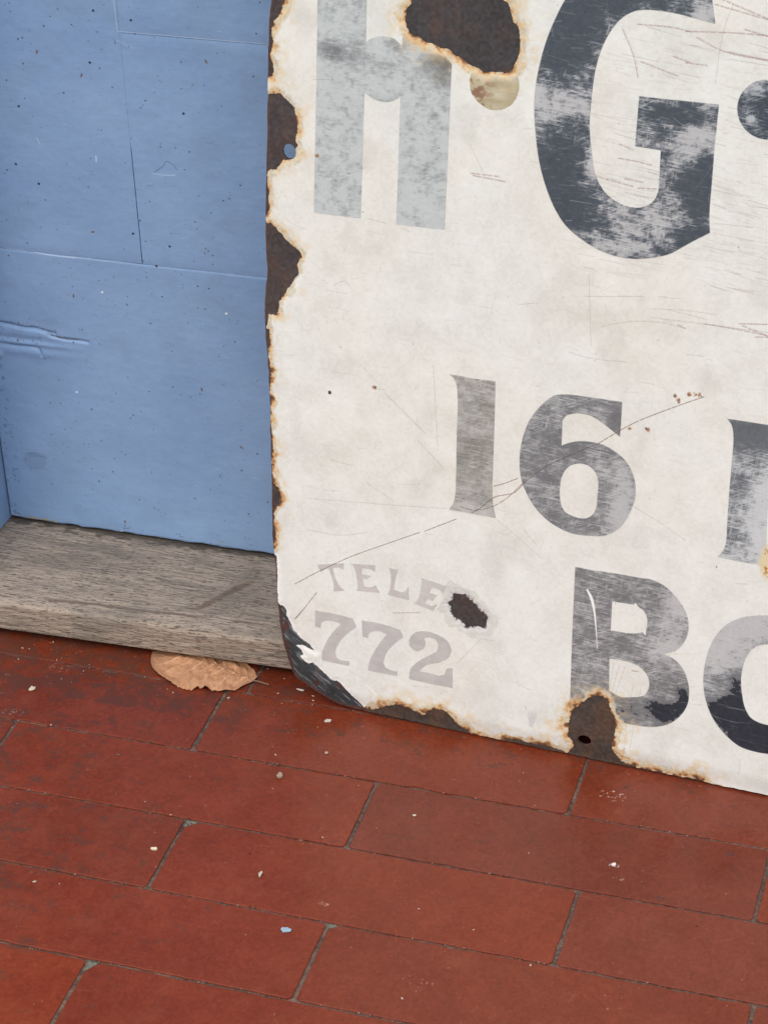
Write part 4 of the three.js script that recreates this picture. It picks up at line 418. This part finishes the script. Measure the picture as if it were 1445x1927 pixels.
for (let y = 0; y < SH; y++) { const v = vOf((y + 0.5) / SH); for (let x = 0; x < SW; x++) {
  const u = uOf((x + 0.5) / SW), i = y * SW + x, o = i * 4;
  const big = fbm(u / 55, v / 55, 1, 3), mid = fbm(u / 11, v / 11, 2, 4), fine = fbm(u / 1.6, v / 1.6, 4, 3);
  let r = 229 + (mid - 0.5) * 15 + (fine - 0.5) * 12, g = 229.5 + (mid - 0.5) * 16 + (fine - 0.5) * 12, b = 223.5 + (mid - 0.5) * 18 + (fine - 0.5) * 12, h = 128 + (fine - 0.5) * 14, ro = 78 + (mid - 0.5) * 70 + (fine - 0.5) * 40;
  const warm = step(0.48, 0.72, big); g -= warm * 2; b -= warm * 4;
  const dirt = step(0.58, 0.78, fbm(u / 19 + 3, v / 24, 6, 5)) * 0.3; r -= dirt * 24; g -= dirt * 24; b -= dirt * 25;
  const ink = inkMask[i];
  if (ink > 0) {
    const s = INK[names[inkOf[i]]];
    let f = s.a + (fbm(u / 6, v / 5, s.s, 6) - 0.5) * (s.rough ? 1.2 : 0.8) + (fbm(u / 5, v / 0.6, s.s + 3, 3) - 0.5) * 0.24 + (fbm(u / 2.2, v / 1.8, s.s + 7, 3) - 0.5) * 0.5 + (fine - 0.5) * 0.6;
    for (const [bu, bv, ru, rv, am] of s.blobs) { const q = ((u - bu) / ru) ** 2 + ((v - bv) / rv) ** 2; if (q < 6) f += am * Math.exp(-q) * 0.9; }
    const lay = (an, L, w, k) => fbm((u * Math.cos(an) + v * Math.sin(an)) / L, (v * Math.cos(an) - u * Math.sin(an)) / w, s.s + k, 2), sn = Math.max(lay(-0.08, 7, 0.42, 21), lay(0.45, 6, 0.4, 23) - 0.06, lay(1.45, 6, 0.42, 27) - 0.13), sc = (0.62 - sn) * 2.6 * clamp(1.25 - Math.abs(f - 0.5) * 1.7), t = clamp((s.rough ? step(-0.05, 1.02, f) : clamp(f)) + sc * (BAND[names[inkOf[i]]] ? 0.2 : s.o === 'h' ? 0.3 : s.o === 'one' ? 0.55 : 0.75)), deep = s.deep ? step(1.16, 1.24, f + (fbm(u / 3, v / 3, s.s + 9, 3) - 0.5) * 0.5) : 0;
    const c = [0, 1, 2].map((n) => mix(mix(s.light[n], s.dark[n], t), s.deep?.[n] ?? 0, deep) + (fine - 0.5) * 14);
    const rim = ink < 1 ? 0.92 : 1;
    r = mix(r, c[0] * rim, ink); g = mix(g, c[1] * rim, ink); b = mix(b, c[2] * rim, ink); ro += 20 * t;
    if (names[inkOf[i]] === 'h' && v > 370) { const br = step(0.3, 0.8, fbm(u / 6, v / 5, 97, 4)) * step(22, 44, u) * step(372, 392, v); r = mix(r, 122, br * 0.7); g = mix(g, 110, br * 0.7); b = mix(b, 88, br * 0.7); }
  }
  { // the pale olive full stop below the big rust hole
    const q = Math.hypot((u - 67.4) / 12.9, (v - 380.4) / 13.0) + (fbm(u / 4, v / 4, 107, 3) - 0.5) * 0.07; if (q < 1) { const m = step(1, 0.985, q), st = fbm(u / 7, v / 3, 101, 4), rr = step(0.5, 0.62, fbm(u / 5, v / 3, 103, 3)) * step(72, 58, u); r = mix(r, mix(212 - st * 52, 134, rr * 0.8), m); g = mix(g, mix(206 - st * 60, 96, rr * 0.8), m); b = mix(b, mix(184 - st * 74, 76, rr * 0.8), m); if (q > 0.965) { r *= 0.93; g *= 0.92; b *= 0.88; } }
  }
  const so = scratches[o + 3] / 255; r = mix(r, scratches[o], so * 0.85); g = mix(g, scratches[o + 1], so * 0.85); b = mix(b, scratches[o + 2], so * 0.85); h -= so * 40;
  const wo = chips2[o + 3] / 255; r = mix(r, 243, wo); g = mix(g, 242, wo); b = mix(b, 238, wo); h -= wo * 45;
  const [d, w] = u < 262 && v < 446 ? chipAt(u, v) : [99, null];
  if (d < 14 && d > -1.5) { // rust bleeding from the bare metal into the broken enamel
    const [hw, type] = HALO[w], lump = (type ? 0.15 : 0.4) + (type ? 1.6 : 1.15) * fbm(u / 6.5, v / 6.5, 41, 2), W2 = hw * lump, e = d / Math.max(0.2, W2), n1 = fbm(u / 3.4, v / 3.4, 43, 4), n2 = fbm(u / 1.3, v / 1.3, 47, 3);
    if (type === 4) { const k = step(1.6, 0.5, e + (n1 - 0.5) * 0.9) * 0.85; r = mix(r, 220 - n2 * 22, k); g = mix(g, 218 - n2 * 20, k); b = mix(b, 212 - n2 * 16, k); if (Math.abs(e - 1.15 + (n1 - 0.5) * 0.4) < 0.09) { r -= 10; g -= 12; b -= 18; } const bl = step(0.28, 0.0, e) * step(0.35, 0.6, n2); r = mix(r, 84, bl); g = mix(g, 78, bl); b = mix(b, 78, bl); }
    else if (type === 3) { const k = step(4, 1, d); r = mix(r, 240, k); g = mix(g, 239, k); b = mix(b, 234, k); }
    else if (type < 3) {
      const k = step(1.2, 0.62, e + (n2 - 0.5) * 0.35) * (type === 0 ? 1 : step(0.22, 0.42, n1 + 0.28 - e * 0.15)); let t = clamp((type === 0 ? 0.30 + (n1 - 0.5) * 1.0 - (u > 64 && v > 395 ? 0.16 : 0) : type === 1 ? 0.12 + (n1 - 0.5) * 1.4 : 0.34 + (n1 - 0.5) * 2.1) * (1.1 - 0.45 * e) + step(0.5, 0, e) * (n2 - 0.30) * (type === 2 ? 1.6 : 1.15)) * 4;
      t = clamp(t, 0, 3.99); const c0 = RUST[Math.floor(t)], c1 = RUST[Math.floor(t) + 1], ft = t % 1, sh = (n2 - 0.5) * 34;
      r = mix(r, mix(c0[0], c1[0], ft) + sh, k); g = mix(g, mix(c0[1], c1[1], ft) + sh, k); b = mix(b, mix(c0[2], c1[2], ft) + sh * 0.8, k);
      const outer = step(3.2, 0.9, e) * step(0.36, 0.72, n1) * (type === 2 ? 0.9 : 0.7) * (1 - k * 0.7); r = mix(r, 222, outer * 0.55); g = mix(g, 192, outer * 0.55); b = mix(b, 144, outer * 0.55);
      h += (n2 - 0.5) * 60 * k; ro = mix(ro, 150, k);
    }
  }
  { const q = Math.hypot((u - 226) / 4, (v - 143) / 9); if (q < 1.6) { const n1 = fbm(u / 3, v / 3, 131, 4), k = step(1.5, 0.6, q + (n1 - 0.5) * 1.4), t = n1 > 0.56 ? [186, 128, 62] : [222, 206, 170]; r = mix(r, t[0], k); g = mix(g, t[1], k); b = mix(b, t[2], k); } }
  if (u > 88 && u < 128 && v > 4 && v < 26) { const k = step(0.56, 0.7, fbm(u / 6, v / 8, 111, 4)) * step(20, 6, Math.hypot(u - 106, (v - 15) * 1.4)) * 0.3; r = mix(r, 160, k); g = mix(g, 156, k); b = mix(b, 160, k); }
  face[o] = clamp(r, 0, 255); face[o + 1] = clamp(g, 0, 255); face[o + 2] = clamp(b, 0, 255); face[o + 3] = 255;
  faceH[o] = faceH[o + 1] = faceH[o + 2] = clamp(h, 0, 255); faceH[o + 3] = 255; faceR[o] = faceR[o + 1] = faceR[o + 2] = clamp(ro, 20, 255); faceR[o + 3] = 255;
} }
const enamelMat = new THREE.MeshPhysicalMaterial({ map: tex(face, SW, SH), bumpMap: tex(faceH, SW, SH, false), bumpScale: 0.0004, roughnessMap: tex(faceR, SW, SH, false), roughness: 1, specularIntensity: 0.9 });
const PW = 1024, PH = 1024, metal = new Uint8Array(PW * PH * 4), metalH = new Uint8Array(PW * PH * 4);
for (let y = 0; y < PH; y++) { const v = vOf((y + 0.5) / PH); for (let x = 0; x < PW; x++) {
  const u = uOf((x + 0.5) / PW), o = (y * PW + x) * 4, n1 = fbm(u / 9, v / 9, 51, 5), n2 = fbm(u / 1.5, v / 1.5, 53, 3), n3 = fbm(u / 22, v / 22, 55, 3);
  let c = [66, 58, 58]; const warm = step(0.42, 0.7, n1) * 0.8; c = [c[0] + warm * 9, c[1] + warm * 2, c[2] - warm * 3];
  if (u > 20 && v > 380) c = [60 + warm * 7, 57 + warm * 2, 58];
  if (v < 40 && u > -10) c = [68 + warm * 16, 56 + warm * 5, 50 - warm * 4];
  const inCorner = CHIP.corner.d(u, v) < 0.5 && v < 80; let h = 128 + (n1 - 0.5) * 120 + (n2 - 0.5) * 60;
  if (inCorner) { const s = u * 0.6 + v * 0.8, q = u * 0.8 - v * 0.6, st = fbm(q / 7, s / 0.8, 57, 3), e = -outline.d(u, v); c = [64, 67, 70].map((k) => k * 0.82 + step(0.5, 0.82, st) * 74); if (e < 0.9 + n1 * 1.8 || fbm(u / 7, v / 7, 59, 3) > 0.68) c = [76, 50, 46]; h = 128 + (st - 0.5) * 90; }
  if (u < -40 && v > 60 && step(1.8, 0.4, -outline.d(u, v)) > 0.3 + n1 * 0.5) c = [80, 56, 46];
  c = c.map((k) => k + (n2 - 0.5) * 34 + (n3 - 0.5) * 16);
  const ru = step(0.62, 0.76, n1) * step(0.5, 0.65, n3) * 0.4; c = [mix(c[0], 94, ru), mix(c[1], 66, ru), mix(c[2], 54, ru)];
  metal[o] = clamp(c[0], 0, 255); metal[o + 1] = clamp(c[1], 0, 255); metal[o + 2] = clamp(c[2], 0, 255); metal[o + 3] = 255; metalH[o] = metalH[o + 1] = metalH[o + 2] = clamp(h, 0, 255); metalH[o + 3] = 255;
} }
const rustMat = new THREE.MeshStandardMaterial({ map: tex(metal, PW, PH), bumpMap: tex(metalH, PW, PH, false), bumpScale: 0.0007, roughness: 0.78, metalness: 0 });
const sign = thing('enamel_sign', 'large white enamel sign with worn grey letters and rusted chips, leaning on the blue door', 'sign', [0, 0.0012, 0.0019]);
sign.rotation.order = 'YXZ'; sign.rotation.set(-0.1222, -0.0605, 0);
const FULL = [SIGN.u0, SIGN.v0, SIGN.u1, SIGN.v1], nearEdge = (u, v) => -outline.d(u, v) < 17;
part('steel_plate', sheet(FULL, steelField, bend, 1.4, nearEdge, true), rustMat, sign, 'bare dark rusty steel showing through the broken enamel');
part('enamel_coat', sheet(FULL, enamelField, coatZ, 0.9, (u, v) => nearEdge(u, v) || chipAt(u, v)[0] < 9), enamelMat, sign);
for (const k of names) { // each letter is a coat of its own, fired on top of the white
  const s = INK[k], a = s.area, snap = (x, o, up) => o + (up ? Math.ceil : Math.floor)((x - o) / 4) * 4;
  const bb = [snap(a.x0, SIGN.u0, 0) - 4, snap(a.y0, SIGN.v0, 0) - 4, snap(a.x1, SIGN.u0, 1) + 4, snap(a.y1, SIGN.v0, 1) + 4];
  part(BAND[k] ? (/^[TEL]/.test(k) ? 'letter' : 'numeral') : k === 'one' || k === 'six' ? 'numeral' : k === 'dot' ? 'full_stop' : 'letter', sheet(bb, (u, v) => Math.min(-s.d(u, v), enamelField(u, v) - 0.15), (u, v) => coatZ(u, v) + 0.13, 0.13, (u, v) => chipAt(u, v)[0] < 9), enamelMat, sign, { h: 'pale grey lower-case letter h', G: 'large dark scuffed letter G', one: 'grey numeral 1', six: 'grey numeral 6', R: 'scuffed grey capital beside the 16', B: 'grey letter B with a black foot', O: 'grey letter with a black lower half', T1: 'faint grey T', E1: 'faint grey E', L1: 'faint grey L', E2: 'faint grey E at the rust hole', s1: 'first faint grey 7', s2: 'second faint grey 7', two: 'faint grey 2', dot: 'dark round full stop' }[k]);
}
// ---------------------------------------------------------------- dead leaf and litter
{
  const low = smooth([[-140.5, -19], [-138.8, -13.4], [-135.2, -7.4], [-129.9, -1.9], [-126.9, 0.3], [-122.5, 2.6], [-116.4, 5.3], [-112.6, 6.4], [-108.3, 7.4], [-104.6, 6.4], [-100.7, 4.6], [-96.8, 5.0], [-91.9, 5.0], [-87.4, 4.2], [-84.5, 2.6], [-82.1, 2.2], [-79.2, 0.2], [-76.3, -4.6], [-74, -8.6], [-72.3, -10.8]], false, 10, 9);
  const mid = smooth([[-140.5, -19], [-131, -19.2], [-121, -20.2], [-111.5, -19.4], [-104.8, -18.4], [-98.5, -17.6], [-90.7, -16.2], [-82.4, -14], [-76, -11.8], [-72.3, -10.8]], false, 10, 9);
  const pick = (c, t) => { const f = clamp(t) * (c.length - 1), i = Math.min(c.length - 2, Math.floor(f)), k = f - i; return [mix(c[i][0], c[i + 1][0], k), mix(c[i][1], c[i + 1][1], k)]; };
  const NV = 9, vein = (s, q) => { const ph = s * NV + q * 1.5 + (fbm(s * 5, q * 2, 625, 2) - 0.5) * 0.9; return Math.abs(ph - Math.round(ph)); };
  const g = grid(150, 44, (s, t) => {
    const q = Math.abs(t * 2 - 1), m = pick(mid, s), e = pick(low, s), teeth = 1 - 0.055 * ((s * 26 + noise(s * 9, 1, 617)) % 1) * (0.4 + noise(s * 17, 2, 619)) - 0.07 * noise(s * 34, 3, 611);
    const up = [m[0] + (s > 0.5 ? 1 : -1) * 1.4 * (1 - Math.sin(Math.PI * clamp(s, 0.02, 0.98))), m[1] - 15 * Math.sin(Math.PI * clamp(s, 0.03, 0.97)) ** 0.4], far = t > 0.5 ? e : up, w = q * (q > 0.97 ? teeth : 1);
    const x = mix(m[0], far[0], w), z = mix(m[1], far[1], w), env = Math.sin(Math.PI * clamp(s, 0.02, 0.98));
    const ridge = Math.max(0, 1 - vein(s, q) * 5) * 0.35 * (1 - q * 0.7), fold = Math.cos((s * NV + q * 1.5) * 2 * Math.PI) * 0.55 * q * (1 - 0.3 * q);
    const y = 1.3 + (t > 0.5 ? 4.6 : 2.2) * env * (1 - q ** 1.6) + (fold + ridge) * env + (fbm(s * 11, t * 7, 613, 3) - 0.5) * 4.2 * env + (fbm(s * 26, t * 15, 614, 2) - 0.5) * 1.0 * env + step(0.72, 1, q) * (noise(s * 19, 2, 615) - 0.3) * 4.2 * env;
    return [x / 1000, Math.max(0.0007, Math.min(y, z < -18.2 ? 5.3 : 9) / 1000), z / 1000];
  });
  const W = 768, H = 384, a = new Uint8Array(W * H * 4), R = rng(31), spots = layer(W, H, (c) => { for (let n = 0; n < 26; n++) { c.globalAlpha = 0.4 + R() * 0.5; c.fillStyle = R() < 0.6 ? '#6d4128' : '#4a3a2c'; c.beginPath(); c.ellipse(R() * W, H * 0.5 + R() * H * 0.48, 1 + R() * 7, 1 + R() * 5, R() * 3, 0, 7); c.fill(); } });
  for (let y = 0; y < H; y++) for (let x = 0; x < W; x++) {
    const s = x / W, t = y / H, q = Math.abs(t * 2 - 1), o = (y * W + x) * 4, n1 = fbm(s * 14, t * 12, 621, 4), n2 = fbm(s * 60, t * 40, 623, 3), v = vein(s, q), line = Math.max(step(0.075, 0.03, v) * step(1, 0.35, q), step(0.05, 0.02, q)) * 0.75, tips = step(0.22, 0.02, s) * step(0.4, 0.7, n1 + 0.15) + step(0.62, 0.75, n1) * 0.5;
    let c = [180, 130, 95].map((k, i) => k + (n1 - 0.5) * [50, 42, 34][i] + (n2 - 0.5) * 24); c = c.map((k, i) => mix(k, [214, 172, 130][i], line)); c = c.map((k, i) => mix(k, [128, 92, 66][i], clamp(tips) * 0.6));
    const so = spots[o + 3] / 255 * 0.9; for (let i = 0; i < 3; i++) a[o + i] = clamp(mix(c[i], spots[o + i], so), 0, 255); a[o + 3] = 255;
  }
  const leaf = thing('dead_leaf', 'curled brown dead leaf tucked under the front of the timber sill', 'leaf'), lm = new THREE.MeshStandardMaterial({ map: tex(a, W, H), roughness: 0.75, side: THREE.DoubleSide });
  part('blade', g, lm, leaf);
  part('stalk', new THREE.TubeGeometry(new THREE.CatmullRomCurve3([[-73, 1.6, -11], [-70, 1.5, -11.3], [-66, 1.2, -11], [-62, 0.9, -10.4]].map((p) => new THREE.Vector3(...p.map((k) => k / 1000)))), 16, 0.00045, 6), new THREE.MeshStandardMaterial({ color: 0x7d5f4a, roughness: 0.8 }), leaf);
}
function flake(name, label, category, x, z, rx, rz, turn, color, thick = 0.0006, lift = 0, group) { // an irregular chip lying on the floor
  const q = rng(Math.round((x + 1) * 9e4 + (z + 1) * 7e5)), n = 11, pts = []; for (let i = 0; i < n; i++) { const a = i / n * 6.283, r = 0.6 + q() * 0.55; pts.push(new THREE.Vector2(Math.cos(a) * rx * r, Math.sin(a) * rz * r)); }
  const g = new THREE.ExtrudeGeometry(new THREE.Shape(pts), { depth: thick, bevelEnabled: true, bevelSize: thick * 0.3, bevelThickness: thick * 0.3, bevelSegments: 1 }); g.rotateX(-Math.PI / 2);
  const p = g.attributes.position; for (let i = 0; i < p.count; i++) p.setY(i, p.getY(i) + lift * (p.getX(i) / rx) ** 2 + thick * 0.3);
  g.computeVertexNormals();
  const m = part(name, g, new THREE.MeshStandardMaterial({ color, roughness: 0.7 }), scene); m.position.set(x, 0.0003, z); m.rotation.y = turn; m.userData = { label, category }; if (group) m.userData.group = group; return m;
}
flake('paint_flake', 'jagged white paint flake on the tile below the sign\'s rusted bottom edge', 'paint flake', -0.0176, 0.0131, 0.0022, 0.0013, 0.5, 0xbfb5a7, 0.0004, 0.0003);
flake('paint_flake', 'small white paint flake in the middle of a tile, second below the sign corner', 'paint flake', -0.0091, 0.0412, 0.0011, 0.0009, -0.4, 0xb29e92, 0.0004, 0.0002);
flake('paint_flake', 'white sliver of paint beside the dark chipped corner of the sign', 'paint flake', -0.0425, -0.0108, 0.0023, 0.0006, -0.1, 0xc9bdae, 0.0004, 0.0002);
flake('paint_flake', 'pale blue-grey paint flake on the orange-red tile at the bottom of the picture', 'paint flake', 0.0159, 0.1844, 0.0027, 0.0021, 0.3, 0x93a6b8, 0.0005, 0.0003);
flake('paint_flake', 'thin upright white flake on the tile left of the blue-grey flake', 'paint flake', -0.0112, 0.1476, 0.0009, 0.0022, 0.1, 0xbaaea1, 0.0004, 0.0003);
flake('paint_flake', 'tiny white crescent flake on the darker tile under the bolt hole', 'paint flake', 0.0545, 0.0806, 0.0010, 0.0006, 0.3, 0xc2b6a8, 0.0004, 0.0003);
flake('seed', 'small bright cream seed left of a mortar-filled joint', 'seed', -0.0733, 0.1437, 0.0018, 0.0008, 0.25, 0xdccdb2, 0.0009);
flake('pebble', 'small round tan pebble on the tile below the sign corner', 'pebble', -0.0279, 0.0681, 0.0014, 0.0018, 0.2, 0x9c8672, 0.0014);
flake('leaf_scrap', 'pale torn scrap at the far left of the tiles under the sill', 'scrap', -0.1974, 0.0288, 0.0017, 0.0024, -0.5, 0xc9b9a0, 0.0004, 0.0005);
flake('grit_grain', 'whitish speck of plaster on the purplish tile at the right', 'grit', 0.168, 0.092, 0.0011, 0.0010, 0.2, 0xe2d6cc, 0.0008);
{ // countless pale grains lying about
  const R = rng(88), N = 360, g = new THREE.IcosahedronGeometry(1, 0), m = new THREE.InstancedMesh(g, new THREE.MeshStandardMaterial({ color: 0xffffff, roughness: 0.8 }), N + 900), o = new THREE.Object3D(), c = new THREE.Color();
  for (let i = 0; i < N; i++) { const near = R() < 0.45, x = near ? -0.26 + R() * 0.24 : -0.28 + R() * 0.56, z = near ? -0.03 + R() * R() * 0.09 : -0.02 + R() * 0.32, s = 0.0001 + R() ** 7 * 0.0005 + R() * 0.0001; o.position.set(x, 0.0003 + s * 0.3, z); o.scale.set(s * (1 + R()), s * 0.7, s); o.rotation.y = R() * 6; o.updateMatrix(); m.setMatrixAt(i, o.matrix); const l = R(); c.setHex(l < 0.72 ? 0xb9a595 : l < 0.85 ? 0x6b5a50 : 0x2c2421); m.setColorAt(i, c); }
  for (let i = N; i < N + 900; i++) { const row = Math.floor(R() * 6), s = 0.00015 + R() * R() * 0.00045; o.position.set(-0.27 + R() * 0.54, 0.0001 + s * 0.2, row * ROW + (R() - 0.5) * 0.0016); o.scale.set(s * (1 + R()), s * 0.8, s); o.rotation.y = R() * 6; o.updateMatrix(); m.setMatrixAt(i, o.matrix); const l = R(); c.setHex(l < 0.2 ? 0x8a7666 : l < 0.7 ? 0x5e4c42 : l < 0.73 ? 0xb5a595 : 0x332924); m.setColorAt(i, c); }
  m.name = 'loose_grit'; m.castShadow = m.receiveShadow = true; m.userData = { label: 'fine pale grit and crumbs scattered over the red tiles', category: 'grit', kind: 'stuff' }; scene.add(m);
}
renderer.render(scene, camera);
